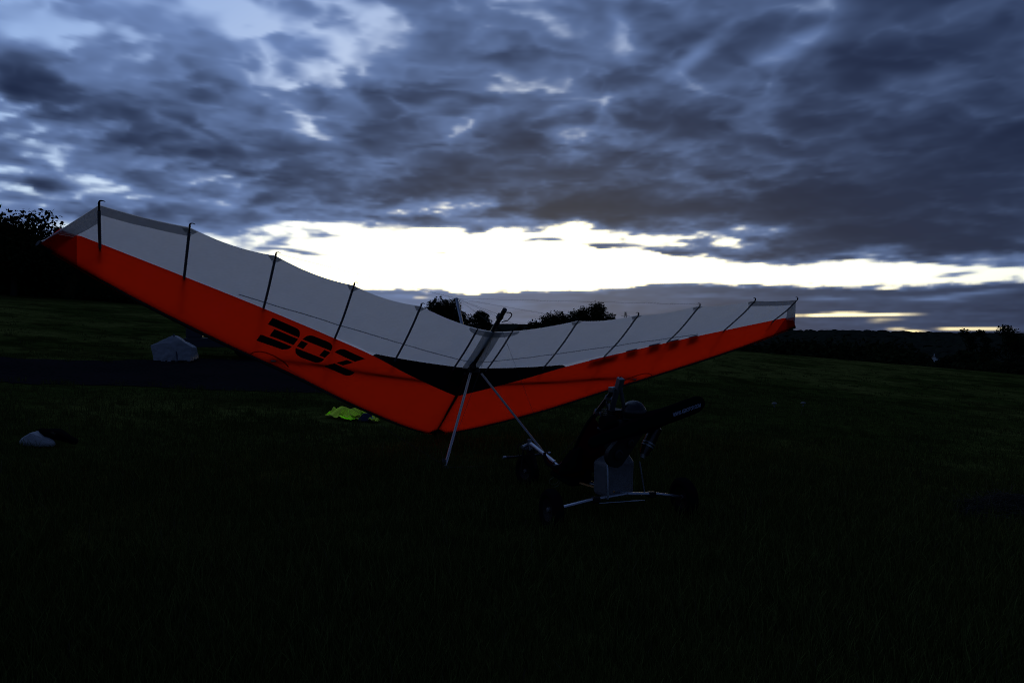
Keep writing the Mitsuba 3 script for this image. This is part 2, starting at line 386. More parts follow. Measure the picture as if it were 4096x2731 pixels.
def grass_field():
    n = 430000
    r = 1.6 + 20.0 * rng.random(n) ** 1.35
    azr = np.radians(rng.uniform(-41, 41, n))
    x, y = r * np.sin(azr), r * np.cos(azr)
    q = np.stack([x, y, 0 * x], -1)
    thick = fbm(q * 0.9, 3, 61)
    pressed = lambda x, y: (((x + 2.62) / .95) ** 2 + ((y - 12.08) / .62) ** 2 < 1) | (((x + 5.56) / .42) ** 2 + ((y - 8.2) / .28) ** 2 < 1) | (np.hypot(x - .328, y - 5.68) < .10) | (np.hypot(x - 1.553, y - 6.15) < .10)    # grass flattened by what lies or stands on it
    keep = (rng.random(n) < 0.25 + 1.3 * thick) & ~shapely.contains_xy(pad, x, y) & ~pressed(x, y)
    # tussocks
    m = 4200
    r2 = np.exp(rng.uniform(np.log(4), np.log(44), m))
    a2 = np.radians(rng.uniform(-40, 40, m))
    cx, cy = r2 * np.sin(a2), r2 * np.cos(a2)
    ok = ~shapely.contains_xy(pad.buffer(-0.45), cx, cy) & ~pressed(cx, cy)
    cx, cy = cx[ok], cy[ok]
    k = 16
    tx = np.repeat(cx, k) + rng.normal(0, 0.09, len(cx) * k)
    ty = np.repeat(cy, k) + rng.normal(0, 0.07, len(cx) * k)
    x, y = np.concatenate([x[keep], tx]), np.concatenate([y[keep], ty])
    rad = np.hypot(x, y)
    nb, nt = keep.sum(), len(tx)
    h = np.concatenate([rng.uniform(0.04, 0.11, nb) * (0.6 + 0.9 * thick[keep]) * np.interp(rad[:nb], [2, 7, 13], [1.25, 0.95, 0.40]), rng.uniform(0.10, 0.22, nt) * np.interp(rad[nb:], [9, 20, 40], [1, 0.55, 0.28])])
    wdt = np.clip(0.0035 + rad * 0.0006, 0.004, 0.022)
    lean = h * rng.uniform(0.05, 0.6, nb + nt)
    t = fbm(np.stack([x, y, 0 * x], -1) * 0.35, 3, 9)[:, None]
    col = (np.array([[0.056, 0.080, 0.017]]) * (1 - t) + np.array([[0.108, 0.120, 0.030]]) * t) * rng.uniform(0.6, 1.5, (nb + nt, 1))
    dry = rng.random(nb + nt) < 0.012
    col[dry] = np.array([0.10, 0.09, 0.05])
    V, F, C = blades(x, y, h, wdt, lean, col)
    add('grass', trimesh.Trimesh(V, F, process=False), 'grass', color=C, kind='stuff', label='short dark grass and tussocks covering the field')


grass_field()


# ------------------------------------------------------------------ trees
def leaf_cloud(centres, radii, n, size, seed, squash=0.8):
    g = np.random.default_rng(seed)
    vol = np.array(radii) ** 2.2
    which = g.choice(len(radii), n, p=vol / vol.sum())
    d = g.normal(size=(n, 3))
    d /= np.linalg.norm(d, axis=1, keepdims=True)
    rad = np.array(radii)[which] * g.random(n) ** 0.45 * (0.75 + 0.55 * noise(d * 2.3 + which[:, None] * 7.1, seed))
    c = np.array(centres)[which] + d * rad[:, None] * np.array([1, 1, squash])
    a = g.normal(size=(n, 3))
    a /= np.linalg.norm(a, axis=1, keepdims=True)
    b = np.cross(a, g.normal(size=(n, 3)))
    b /= np.linalg.norm(b, axis=1, keepdims=True)
    s = size * g.uniform(0.5, 1.4, (n, 1))
    V = np.stack([c - a * s, c - b * s * 0.55, c + a * s, c + b * s * 0.55], 1).reshape(-1, 3)
    k = np.arange(n)[:, None] * 4
    return trimesh.Trimesh(V, np.concatenate([k + [0, 1, 2], k + [0, 2, 3]]), process=False)


def tree(name, az_deg, r, width, top_el, label, n=5000, leaf=0.16, clumps=16, seed=1, group=None, trunk=0.25, low=0.28, category='tree', shape=1.0, sink=0.0):
    """A tree at this bearing and distance: trunk with limbs, and a crown of leaf clumps."""
    g = np.random.default_rng(seed)
    x, y = r * math.sin(math.radians(az_deg)), r * math.cos(math.radians(az_deg))
    base = float(terrain(np.array(x), np.array(y))) - 0.1 - sink
    top = 1.65 + r * math.tan(math.radians(top_el))
    H = top - base
    o = np.array([x, y, base])
    t = thing(name, label, category, group)
    hub = o + [0, 0, H * 0.42]
    C, R = [], []
    for i in range(clumps):
        ph, q = g.uniform(0, 2 * np.pi), (i + 0.5) / clumps
        hh = low + (0.93 - low) * q
        spread = math.sin(math.pi * min(1, (hh - low * 0.55) / (1.06 - low * 0.55)) ** (0.85 * shape)) * width / 2
        d = spread * g.uniform(0.45, 0.95)
        C.append(o + [d * math.cos(ph), d * math.sin(ph), H * hh])
        R.append(width * g.uniform(0.15, 0.24))
    C.append(o + [g.uniform(-.1, .1) * width, 0, H - width * 0.14])
    R.append(width * 0.17)
    for i in range(clumps // 2):
        C.append(o + [g.uniform(-.2, .2) * width, g.uniform(-.2, .2) * width, H * g.uniform(low + 0.1, 0.8)])
        R.append(width * 0.2)
    top_now = max(c[2] + q * 0.85 for c, q in zip(C, R))
    C = [np.array([c[0], c[1], base + (c[2] - base) * H / (top_now - base)]) for c in C]
    limbs = [tube(bez(o - [0, 0, 0.3], o + [0.1, 0, H * 0.25], hub, 8), np.linspace(trunk, trunk * 0.6, 8), 10)]
    for c in C[:clumps]:
        st = o + [0, 0, H * g.uniform(0.2, 0.42)]
        limbs.append(tube(bez(st, (st + c) / 2 + [0, 0, H * 0.06], c, 7), np.linspace(trunk * 0.35, 0.02, 7), 6))
    add(t + '__trunk', cat(limbs), 'bark', smooth=60)
    add(t + '__crown', leaf_cloud(C, R, n, leaf, seed), 'leaf')
    return t


def px(X):
    return math.degrees(math.atan((X - 2048) / 2731))


# the tall tree at the left edge and the hedge below it
tree('broadleaf_tree', px(55), 56, 7.6, 8.35, 'tall dark tree at the left edge of the field with sky showing through its crown', n=10500, leaf=0.13, clumps=22, seed=11, trunk=0.22, low=0.34)
tree('broadleaf_tree', px(-190), 58, 8, 8.6, 'dark tree cut off by the left edge of the view beside the tall tree', n=5000, leaf=0.16, clumps=16, seed=12, trunk=0.22, low=0.3)


def hedge():
    t = thing('hedge', 'dense black hedge along the top of the field behind the left wing', 'hedge')
    C, R, stems = [], [], []
    g = np.random.default_rng(4)
    for X in np.linspace(-420, 1330, 130):
        a = math.radians(px(X) + g.uniform(-.3, .3))
        r = np.interp(math.degrees(a), AZ_K, EDGE) + g.uniform(-0.3, 1.6)
        x, y = r * math.sin(a), r * math.cos(a)
        z = float(terrain(np.array(x), np.array(y)))
        hh = np.interp(X, [-420, 150, 420, 760, 1330], [3.6, 3.6, 3.9, 2.9, 1.6]) * g.uniform(0.75, 1.12)
        for f in (0.12, 0.4, 0.7):
            C.append([x + g.uniform(-.4, .4), y + g.uniform(-.4, .4), z + hh * f])
            R.append(0.85)
        stems.append(tube([[x, y, z - 0.2], [x + g.uniform(-.3, .3), y, z + hh * 0.7]], [0.06, 0.02], 6))
    add(t + '__foliage', leaf_cloud(C, R, 42000, 0.15, 5), 'leaf')
    add(t + '__stem', cat(stems), 'bark')
    core = cat([blob([np.array(c) for c in C[i:i + 9]], [0.42] * 9, 0.5, 0.2, 1.5, i) for i in range(0, len(C) - 9, 6)])
    add(t + '__inner_growth', core, 'leaf', smooth=True)


hedge()

# trees behind the wing, in the middle of the view
FAR = 'trees beyond the crest behind the wing'
tree('round_tree', px(1782), 92, 8.0, 2.95, 'round dark tree with a domed top standing left of the white mast', n=26000, leaf=0.16, clumps=26, low=.15, seed=21, group=FAR, trunk=0.3, sink=1.0)
tree('round_tree', px(1908), 96, 4.6, 1.85, 'smaller bushy tree right of the white mast beside the domed tree', n=12000, leaf=0.15, clumps=18, low=.15, seed=22, group=FAR, sink=1.0)
tree('round_tree', px(2215), 100, 8.8, 1.85, 'leftmost and lowest tree of the clump right of the keel', n=15000, leaf=0.17, clumps=22, low=.12, seed=23, group=FAR)
tree('round_tree', px(2315), 102, 8.0, 2.25, 'middle tree of the clump right of the keel', n=15000, leaf=0.17, clumps=22, low=.12, seed=24, group=FAR)
tree('round_tree', px(2400), 103, 6.4, 2.62, 'tallest tree of the clump right of the keel with an airy top', n=11000, leaf=0.16, clumps=22, low=.15, seed=25, group=FAR)
tree('round_tree', px(2455), 104, 4.6, 1.45, 'small tree at the right end of the clump right of the keel', n=4200, leaf=0.15, clumps=14, low=.12, seed=26, group=FAR)
tree('round_tree', px(2545), 180, 5.0, 1.22, 'distant little tree below the power pylon', n=1600, leaf=0.3, clumps=8, seed=27, group=FAR)
tree('shrub', px(2145), 98, 4.4, 1.0, 'low dark shrub beside the raised end of the keel', n=2600, leaf=0.18, clumps=10, seed=28, category='shrub', low=0.1)
tree('shrub', px(2075), 104, 3.6, 0.62, 'low scrubby bush just left of the keel end', n=1800, leaf=0.18, clumps=8, seed=29, category='shrub', low=0.1)

# the wooded valley on the right
VAL = 'trees in the valley past the lower edge of the field'
vt = [(3010, 78, 11, -0.55), (3120, 70, 8, -0.95), (3200, 92, 12, -0.30), (3290, 76, 9, -0.75), (3390, 88, 11, -0.45), (3480, 72, 8, -1.1), (3560, 95, 8, -0.45), (3595, 74, 6, -1.35),
      (3540, 62, 5, -1.75), (3690, 66, 5, -2.6), (3860, 84, 5, -1.4), (3885, 92, 5, -1.2), (3840, 66, 5, -2.9), (3990, 72, 7, -2.3), (4080, 70, 7, -2.4), (4150, 84, 8, -2.3), (2930, 96, 9, -0.8)]
where = ['behind the right wing tip', 'below the right wing tip', 'first right of the wing tip', 'second right of the wing tip', 'under the lowest pale cloud streak', 'low in front of the wooded slope', 'left of the pale house and tall', 'left of the pale house and low',
         'short, at the field edge left of the pale house', 'short, at the field edge below the pale house', 'right of the pale house', 'below the far skyline trees', 'small at the field edge right of the pale house', 'below the light far field', 'lowest at the right edge of the view', 'half cut off at the right', 'mostly hidden by the wing']
for i, ((X, r, w_, e), tx) in enumerate(zip(vt, where)):
    tree('valley_tree', px(X), r, w_, e, 'black tree in the valley, ' + tx, n=2300, leaf=0.26, clumps=12, seed=40 + i, group=VAL, low=0.15)
SKYL = 'trees on the skyline at the right'
tree('skyline_tree', px(3858), 255, 9.5, 0.30, 'leftmost of the three domed trees on the right skyline', n=4500, leaf=0.35, clumps=10, seed=71, group=SKYL, low=0.15)
tree('skyline_tree', px(3925), 250, 9.0, 0.22, 'middle and lowest of the three domed trees on the right skyline', n=4500, leaf=0.35, clumps=10, seed=72, group=SKYL, low=0.15)
tree('skyline_tree', px(4030), 240, 13, 0.58, 'largest domed tree on the skyline at the far right', n=8000, leaf=0.35, clumps=14, seed=73, group=SKYL, low=0.15)

# far woods on the slope across the valley: one rolling canopy
g0 = np.random.default_rng(99)
ca = np.radians(g0.uniform(-46, 46, 16000))
cr = np.sqrt(g0.uniform(215 ** 2, 1380 ** 2, 16000))
kd = cKDTree(np.stack([cr * np.sin(ca), cr * np.cos(ca)], -1))
chh = g0.uniform(0.6, 1.25, 16000)


def canopy(x, y, A, R):
    d, i = kd.query(np.stack([x, y], -1))
    dome = np.sqrt(np.clip(1 - (d / 9.0) ** 2, 0, 1)) * chh[i]
    deg = np.degrees(A)
    clear = np.clip(1 - np.abs(R - 600) / 70, 0, 1) * smooth(33.6, 35.2, deg)          # a light field on the slope
    clear = np.maximum(clear, smooth(1.6, 0.9, np.abs(deg - 31.8)) * np.clip(1 - np.abs(R - 585) / 60, 0, 1))   # the house's garden
    ends = smooth(215, 260, R) * smooth(1390, 1300, R)
    return (1.5 + 5.0 * dome) * ends * np.clip(1 - 2.2 * clear, 0, 1) - 1.5 * clear


land(np.arange(-46, 46.01, 0.16), np.geomspace(215, 1390, 120), 'far_woodland', 'wood', extra=canopy, kind='stuff', label='dark far-off woodland on the slope across the valley')


def pylon():
    t = thing('power_pylon', 'tiny lattice power pylon on the skyline beside the tree clump', 'pylon')
    a, r = math.radians(px(2502)), 620.0
    c = np.array([r * math.sin(a), r * math.cos(a), 0])
    zb = float(terrain(np.array(c[0]), np.array(c[1])))
    zt = 1.65 + r * math.tan(math.radians(1.72))
    legs = [tube([c + [sx * 3.2, sy * 3.2, zb - 1], c + [sx * 0.5, sy * 0.5, zt]], 0.16, 6) for sx in (-1, 1) for sy in (-1, 1)]
    braces = []
    for k in range(7):
        f0, f1 = k / 7, (k + 1) / 7
        w0, w1 = 3.2 - 2.7 * f0, 3.2 - 2.7 * f1
        z0, z1 = zb + (zt - zb) * f0, zb + (zt - zb) * f1
        for s in (-1, 1):
            braces += [tube([c + [-w0, s * w0, z0], c + [w1, s * w1, z1]], 0.1, 5), tube([c + [w0, s * w0, z0], c + [-w1, s * w1, z1]], 0.1, 5)]
    for m in legs:
        add(t + '__leg', m, 'paint_dark')
    add(t + '__bracing', cat(braces), 'paint_dark')
    for f, l in ((0.78, 5.5), (0.9, 4.0)):
        z = zb + (zt - zb) * f
        add(t + '__cross_arm', tube([c + [-l, 0, z], c + [0, 0, z + 0.8], c + [l, 0, z]], 0.2, 6), 'paint_dark')


pylon()


def house():
    t = thing('house', 'small pale gable of a far house among the dark trees on the right', 'house')
    a, r = math.radians(31.75), 585.0
    c = np.array([r * math.sin(a), r * math.cos(a)])
    z = float(terrain(c[:1], c[1:])[0]) - 1.2
    fwd = np.array([-math.sin(a), -math.cos(a), 0])       # the gable looks this way
    sd = np.array([math.cos(a), -math.sin(a), 0])
    M = frame(sd, -fwd, [0, 0, 1], [c[0], c[1], z])
    w, h, ridge, L = 2.3, 5.2, 7.6, 9.0
    prof = np.array([[-w, 0], [w, 0], [w, h], [0, ridge], [-w, h]])
    V = np.vstack([np.column_stack([prof[:, 0], np.full(5, y), prof[:, 1]]) for y in (0, L)])
    F = [[0, 1, 2], [0, 2, 4], [4, 2, 3], [5, 7, 6], [5, 9, 7], [9, 8, 7], [0, 5, 6], [0, 6, 1], [1, 6, 7], [1, 7, 2], [4, 9, 5], [4, 5, 0]]
    wall = trimesh.Trimesh(V, F, process=False)
    wall.apply_transform(M)
    add(t + '__wall', wall, 'render_wall')
    for s in (-1, 1):
        d = np.array([w + 0.35, 0, h - ridge - 0.36]) * [s, 1, 1]
        ln = np.linalg.norm(d)
        xx = d / ln
        zz = np.cross(xx, [0, 1, 0])
        zz = zz if zz[2] > 0 else -zz
        rf = box([ln, L + 0.7, 0.18], frame(xx, np.cross(zz, xx), zz, d / 2 + [0, L / 2, ridge + 0.12]))
        rf.apply_transform(M)
        add(t + '__roof', rf, 'roof_slate')
    ch = box([0.7, 0.7, 1.8], frame([1, 0, 0], [0, 1, 0], [0, 0, 1], [0, L - 1.5, ridge + 0.5]))
    ch.apply_transform(M)
    add(t + '__chimney', ch, 'render_wall')
    for x_, z_ in ((-0.8, 1.4), (0.8, 3.9)):
        wn = box([0.7, 0.1, 1.0], frame([1, 0, 0], [0, 1, 0], [0, 0, 1], [x_, -0.02, z_]))
        wn.apply_transform(M)
        add(t + '__window', wn, 'visor')


house()
tree('garden_tree', 31.1, 566, 6, -1.72, 'dark tree hiding the left side of the pale far house', n=700, leaf=0.6, clumps=8, seed=81, low=0.1)

# ------------------------------------------------------------------ the flexwing, standing on its nose and control frame
N0 = np.array([-1.19081, 10.5124, 0.08469])
AX = np.array([[0.405776, -0.685338, 0.604697], [0.88484, 0.460282, -0.0721], [-0.228918, 0.564316, 0.793186]])   # aft along the keel, to the right wing, up through the sail


def W(u, v, w):
    return N0 + np.asarray(u)[..., None] * AX[0] + np.asarray(v)[..., None] * AX[1] + np.asarray(w)[..., None] * AX[2]


def Wp(p):
    p = np.asarray(p, float)
    return W(p[..., 0], p[..., 1], p[..., 2])


LEU = PchipInterpolator([0, .4, 1.4, 2.4, 3.3, 4.2, 4.9], [0, .205, .841, 1.502, 2.045, 2.649, 3.193])
LEW = PchipInterpolator([0, .4, 1.4, 2.4, 3.3, 4.2, 4.9], [0, -.055, -.094, -.059, -.008, .042, .099])
REDU = PchipInterpolator([0, .85, 1.5, 2, 2.865, 3.67, 4.35, 4.9], [.987, 1.43, 1.822, 2.071, 2.5, 2.88, 3.196, 3.45])
REDW = PchipInterpolator([0, 1.5, 2.2, 4.9], [.07, .12, .145, .165])
BLKU = PchipInterpolator([0, .66, 1.1, 1.52, 1.62], [1.575, 1.648, 1.718, 1.818, 1.89])
BV = np.array([.25, 1.12, 1.985, 2.87, 3.69, 4.42])
BU = np.array([2.452, 2.76, 2.99, 3.30, 3.575, 3.715])
SAG = [.03, .055, .055, .055, .02]
TIPV = 4.88


def teu(v):
    v = np.abs(np.asarray(v, float))
    out = np.interp(v, np.r_[0, BV, TIPV], np.r_[2.415, BU, LEU(TIPV) + 0.02])
    for i in range(5):
        t = np.clip((v - BV[i]) / (BV[i + 1] - BV[i]), 0, 1)
        out = out - SAG[i] * 4 * t * (1 - t)
    return out


def tew(v):
    return np.interp(np.abs(v), [0, .25, 1.1, 2, 2.87, 3.7, 4.42, 4.88], [.145, .148, .17, .18, .195, .165, .155, .11])


def midw(v):
    return np.interp(np.abs(v), [0, .25, 1.1, 2, 2.87, 3.7, 4.42, 4.88], [.15, .148, .150, .158, .172, .172, .165, .13])


def upper_w(u, v):
    """Height of the upper sail over the wing's own plane."""
    v = np.abs(v)
    le, te = LEU(v), teu(v)
    hi = np.minimum(np.where(v < 1.6, BLKU(np.minimum(v, 1.6)), REDU(v)), te - 0.02)
    hi = np.maximum(hi, le + 0.02)
    s = np.clip((u - le) / (hi - le), 0, 1)
    f = np.clip((u - hi) / (te - hi + 1e-6), 0, 1)
    front = LEW(v) + s * (midw(v) - LEW(v)) + np.interp(v, [0, 1.6, 2.6], [.030, .055, .085]) * (hi - le) * 2.3 * np.sqrt(s) * (1 - s)
    slack = (fbm(np.stack([u * 1.6 + 9, v * 3.0, 0 * (u + v)], -1), 3, 25) - 0.5) * 0.030 * np.sin(np.pi * f) - 0.018 * np.sin(np.pi * f)
    return np.where(u <= hi, front, midw(v) + f * (tew(v) - midw(v)) + slack)


def lower_w(u, v):
    v = np.abs(v)
    le, re = LEU(v), REDU(v)
    t = np.clip((u - le) / np.maximum(re - le, 0.02), 0, 1)
    ripple = (fbm(np.stack([u * 2.2 + 5, v * 3.4, 0 * u + 2.0], -1), 3, 15) - 0.5) * 0.016 * np.sin(np.pi * np.clip(t, 0, 1)) if np.ndim(u) else 0.0
    return LEW(v) + t * (REDW(v) - LEW(v)) - 0.012 + ripple


def black_w(u, v):
    v = np.abs(v)
    r0, r1 = REDU(v), BLKU(np.minimum(v, 1.6))
    t = np.clip((u - r0) / np.maximum(r1 - r0, 0.01), 0, 1)
    return REDW(v) - 0.012 + t * (upper_w(r1, v) - 0.004 - REDW(v) + 0.012)


def wing_patch(v0, v1, ua, ub, wf, nu=24, nv=24, dw=0.0, sg=1):
    v = np.linspace(v0, v1, nv)
    s = np.linspace(0, 1, nu)
    U = ua(v)[None] * (1 - s[:, None]) + ub(v)[None] * s[:, None]
    V = np.broadcast_to(v, U.shape)
    return sheet(W(U, sg * V, wf(U, V) + dw), nu, nv)


wing = thing('flexwing', 'big red and white hang glider wing resting nose down on the grass', 'hang glider wing')
lim = lambda v: np.maximum(REDU(v), LEU(v))
for sg in (-1, 1):
    # upper cloth, bay by bay between the battens (seen from below, lit through)
    vs = np.r_[0.0, BV]
    for a_, b_ in zip(vs[:-1], vs[1:]):
        if b_ <= 1.2:
            add(wing + '__sail_panel', wing_patch(a_, b_, BLKU, teu, upper_w, 20, 18, sg=sg), 'sail_white', smooth=True)
            add(wing + '__front_panel', wing_patch(a_, b_, LEU, BLKU, upper_w, 24, 18, sg=sg), 'sail_thin', smooth=True)
            add(wing + '__black_panel', wing_patch(a_, b_, REDU, BLKU, black_w, 8, 18, sg=sg), 'sail_black', smooth=True, label='black chevron of sailcloth at the middle of the wing')
        elif a_ < 1.6:
            cut = lambda v: np.where(v < 1.6, BLKU(np.minimum(v, 1.6)), REDU(v))
            add(wing + '__sail_panel', wing_patch(a_, b_, cut, teu, upper_w, 20, 30, sg=sg), 'sail_white', smooth=True)
            add(wing + '__front_panel', wing_patch(a_, b_, LEU, cut, upper_w, 20, 30, sg=sg), 'sail_thin', smooth=True)
            add(wing + '__black_panel', wing_patch(a_, 1.6, lambda v: np.minimum(REDU(v), cut(v)), cut, black_w, 8, 20, sg=sg), 'sail_black', smooth=True, label='tapering end of the black chevron of sailcloth')
        else:
            add(wing + '__front_panel', wing_patch(a_, b_, LEU, lambda v: REDU(v) - 0.03, upper_w, 20, 18, sg=sg), 'sail_thin', smooth=True)
            add(wing + '__sail_panel', wing_patch(a_, b_, lambda v: REDU(v) - 0.03, teu, upper_w, 18, 18, sg=sg), 'sail_white', smooth=True)
    add(wing + '__tip_panel', wing_patch(4.42, TIPV, LEU, teu, upper_w, 20, 12, sg=sg), 'sail_white', smooth=True)
    # reinforcing bands along the outer trailing edge and round the tip
    add(wing + '__hem_band', wing_patch(3.69, 4.42, lambda v: teu(v) - 0.105, lambda v: teu(v) - 0.002, upper_w, 4, 18, dw=-0.006, sg=sg), 'sail_grey', smooth=True, label='grey reinforced hem near the wing tip')
    add(wing + '__tip_band', wing_patch(4.42, TIPV, lambda v: np.maximum(teu(v) - 0.20, LEU(v) + 0.004), lambda v: teu(v) - 0.001, upper_w, 6, 14, dw=-0.006, sg=sg), 'sail_grey', smooth=True, label='grey reinforced cloth round the wing tip')
    # red under surface
    add(wing + '__under_surface', wing_patch(0.0, 4.60, LEU, lim, lower_w, 30, 160, sg=sg), 'sail_red', smooth=True, label='red under surface of the wing')
    add(wing + '__tip_patch', wing_patch(4.60, TIPV, LEU, lambda v: np.minimum(np.maximum(REDU(v), LEU(v) + 0.01), teu(v) - 0.004), lower_w, 10, 14, sg=sg), 'sail_red_dark', smooth=True, label='darker doubled red cloth at the wing tip')
    # leading edge sleeve
    v = np.linspace(0.02, 4.84, 70)
    add(wing + '__leading_edge', tube(W(LEU(v) + 0.012, sg * v, LEW(v) + 0.022), np.interp(v, [0, 0.3, 4, 4.9], [.02, .034, .034, .026]), 14), 'sleeve', smooth=True, label='dark leading edge sleeve')
    tip = Wp([[LEU(4.80), sg * 4.80, LEW(4.80) + 0.014], [LEU(4.89) + .005, sg * 4.895, LEW(4.88) + 0.012]])
    add(wing + '__tip_cap', tube(tip, [.034, .03], 12), 'black_plastic', smooth=40, label='black cap at the end of the leading edge')
    # battens in their pockets, with tip fittings and little corner patches
    for i, (bv, bu) in enumerate(zip(BV, BU)):
        u0 = LEU(bv) + 0.12 if bv > 1.2 else float(BLKU(bv)) - 0.25
        if i == 5:
            u0 = float(REDU(bv)) - 0.22
        uu = np.linspace(u0, bu + 0.02, 26)
        ww = upper_w(np.minimum(uu, teu(bv)), np.full_like(uu, bv)) - 0.020
        rad = 0.0135 if sg < 0 else 0.012
        pts = W(uu, np.full_like(uu, sg * bv), ww)
        add(wing + '__batten', tube(pts, rad * 0.6, 10, 1.0), 'tube_black', smooth=True)
        uu2 = np.linspace(max(u0, float(midw(bv) * 0 + (REDU(bv) if bv > 1.6 else BLKU(bv)) - 0.05)), bu - 0.05, 20)
        ww2 = upper_w(uu2, np.full_like(uu2, bv)) - 0.018
        add(wing + '__batten_pocket', tube(W(uu2, np.full_like(uu2, sg * bv), ww2), rad, 10, 0.8, up=AX[2]), 'pocket', smooth=True)
        e0 = W(bu + 0.02, sg * bv, tew(bv) - 0.018)
        e1 = W(bu + 0.042, sg * (bv + 0.0), tew(bv) + 0.0)
        e2 = W(bu + 0.040, sg * (bv - 0.045), tew(bv) + 0.005)
        add(wing + '__batten_tip', cat([tube([e0, e1], [.011, .008], 8), tube(bez(e1, W(bu + 0.055, sg * (bv - 0.02), tew(bv) + 0.01), e2, 7), [.007, .007, .006, .005, .005, .004, .003], 6)]), 'black_plastic', smooth=40)
        if 0 < i < 5:
            s = 0.075
            c0, c1, c2 = (bu - 0.004, bv), (bu - 0.10, bv), None
            pv = np.array([bv - s, bv + s, bv])
            pu = np.array([teu(bv - s) - 0.002, teu(bv + s) - 0.002, bu - 0.12])
            V = W(np.r_[pu, bu - 0.004], sg * np.r_[pv, bv], np.r_[tew(pv[:2]), tew(bv), tew(bv)] - 0.007)
            add(wing + '__corner_patch', trimesh.Trimesh(V, [[0, 2, 3], [1, 3, 2]], process=False), 'sail_patch')
    # seam across the white cloth
    v = np.linspace(0.06, 3.15 if sg < 0 else 3.3, 60)
    us = np.interp(v, [0, .25, 1.1, 2, 2.87, 3.3], [1.74, 1.775, 2.03, 2.31, 2.58, 2.72])
    keep = us > np.where(v < 1.6, BLKU(np.minimum(v, 1.6)), REDU(v)) + 0.005
    v, us = v[keep], us[keep]
    add(wing + '__seam', tube(W(us, sg * v, upper_w(us, v) - 0.003), 0.0045, 6), 'pocket', smooth=True)
    # crossbar inside the double surface
    cb = np.array([[1.19, .06, .155], [1.334, .80, .142], [1.45, 1.33, .113], [1.597, 1.885, .085], [1.72, 2.45, .055], [1.76, 2.70, .02]])
    cb[:, 2] = lower_w(cb[:, 0], cb[:, 1]) + np.array([.050, .036, .034, .038, .046, .040])
    cb[:, 1] *= sg
    f = interp1d(np.linspace(0, 1, len(cb)), Wp(cb), axis=0, kind='quadratic')
    add(wing + '__crossbar', tube(f(np.linspace(0, 1, 20)), 0.029, 12), 'tube_black', smooth=True)
    # zipped opening of the under surface by the crossbar joint
    ap = np.array([[1.862, 2.93], [1.888, 2.905], [1.90, 2.87], [1.90, 2.81], [1.865, 2.71], [1.794, 2.60], [1.723, 2.517], [1.66, 2.47]])
    fz = interp1d(np.linspace(0, 1, len(ap)), ap, axis=0, kind='cubic')(np.linspace(0, 1, 30))
    add(wing + '__zip', tube(W(fz[:, 0], sg * fz[:, 1], lower_w(fz[:, 0], fz[:, 1]) - 0.002), 0.007, 6), 'sail_red_dark', smooth=True)
    jp = W(np.array(1.765), np.array(sg * 2.66), np.array(float(lower_w(1.765, 2.66)) - 0.008))
    add(wing + '__joint_bracket', box([.06, .012, .03], frame(AX[1], AX[2], AX[0], jp), 0.004), 'tube')

# competition number under the left wing
DIG = {'three': [[(2.379, 2.756), (2.232, 2.472), (2.205, 2.44), (2.167, 2.42), (2.129, 2.415), (2.095, 2.419), (2.29, 2.795)], [(2.22, 2.714), (2.074, 2.424), (1.991, 2.465), (2.129, 2.753)], [(2.152, 2.853), (1.968, 2.479), (1.94, 2.505), (1.929, 2.531), (1.929, 2.585), (2.066, 2.888)]],
       'zero': [[(2.068, 2.374), (2.111, 2.335), (2.121, 2.306), (2.119, 2.268), (2.021, 2.066), (1.992, 2.022), (1.959, 1.999), (1.923, 1.992), (1.88, 2.0)], [(2.049, 2.383), (2.005, 2.299), (1.926, 2.34), (1.969, 2.421)], [(1.899, 2.084), (1.855, 2.001), (1.775, 2.051), (1.814, 2.129)],
                [(1.946, 2.429), (1.753, 2.053), (1.718, 2.082), (1.707, 2.109), (1.71, 2.161), (1.799, 2.343), (1.832, 2.389), (1.865, 2.416), (1.905, 2.43)]],
       'two': [[(1.856, 1.948), (1.889, 1.923), (1.9, 1.899), (1.907, 1.874), (1.901, 1.833), (1.749, 1.538), (1.706, 1.662)], [(1.739, 1.772), (1.694, 1.68), (1.652, 1.803), (1.694, 1.893)], [(1.685, 1.917), (1.529, 1.624), (1.494, 1.646), (1.481, 1.674), (1.486, 1.737), (1.645, 2.038)]]}


def printed(polys, sg, wf, dw):
    ms = []
    for p in polys:
        m = trimesh.creation.extrude_polygon(Polygon(p).buffer(0), 0.001, engine='earcut')
        m = m.subdivide().subdivide()
        q = np.array(m.vertices)
        m.vertices = W(q[:, 0], sg * q[:, 1], wf(q[:, 0], q[:, 1]) + dw + q[:, 2])
        ms.append(m)
    return cat(ms)


for d_, word in (('three', '3'), ('zero', '0'), ('two', '2')):
    add(wing + '__number', printed(DIG[d_], -1, lower_w, -0.004), 'print_black', label=f'black stencilled digit {word} under the left wing')
# the number on top of the right wing, seen only as shade through the cloth
TOPN = [[(1.80, 1.80), (1.93, 1.80), (2.13, 2.20), (2.00, 2.20)], [(2.07, 2.33), (2.20, 2.30), (2.275, 2.45), (2.15, 2.50)], [(2.20, 2.64), (2.37, 2.62), (2.445, 2.775), (2.31, 2.81)], [(2.33, 2.93), (2.50, 2.91), (2.57, 3.045), (2.43, 3.09)], [(2.48, 3.21), (2.635, 3.19), (2.70, 3.32), (2.58, 3.36)]]
add(wing + '__number', printed(TOPN, 1, upper_w, 0.006), 'print_black', label='black marks on top of the right wing showing dimly through the red cloth')

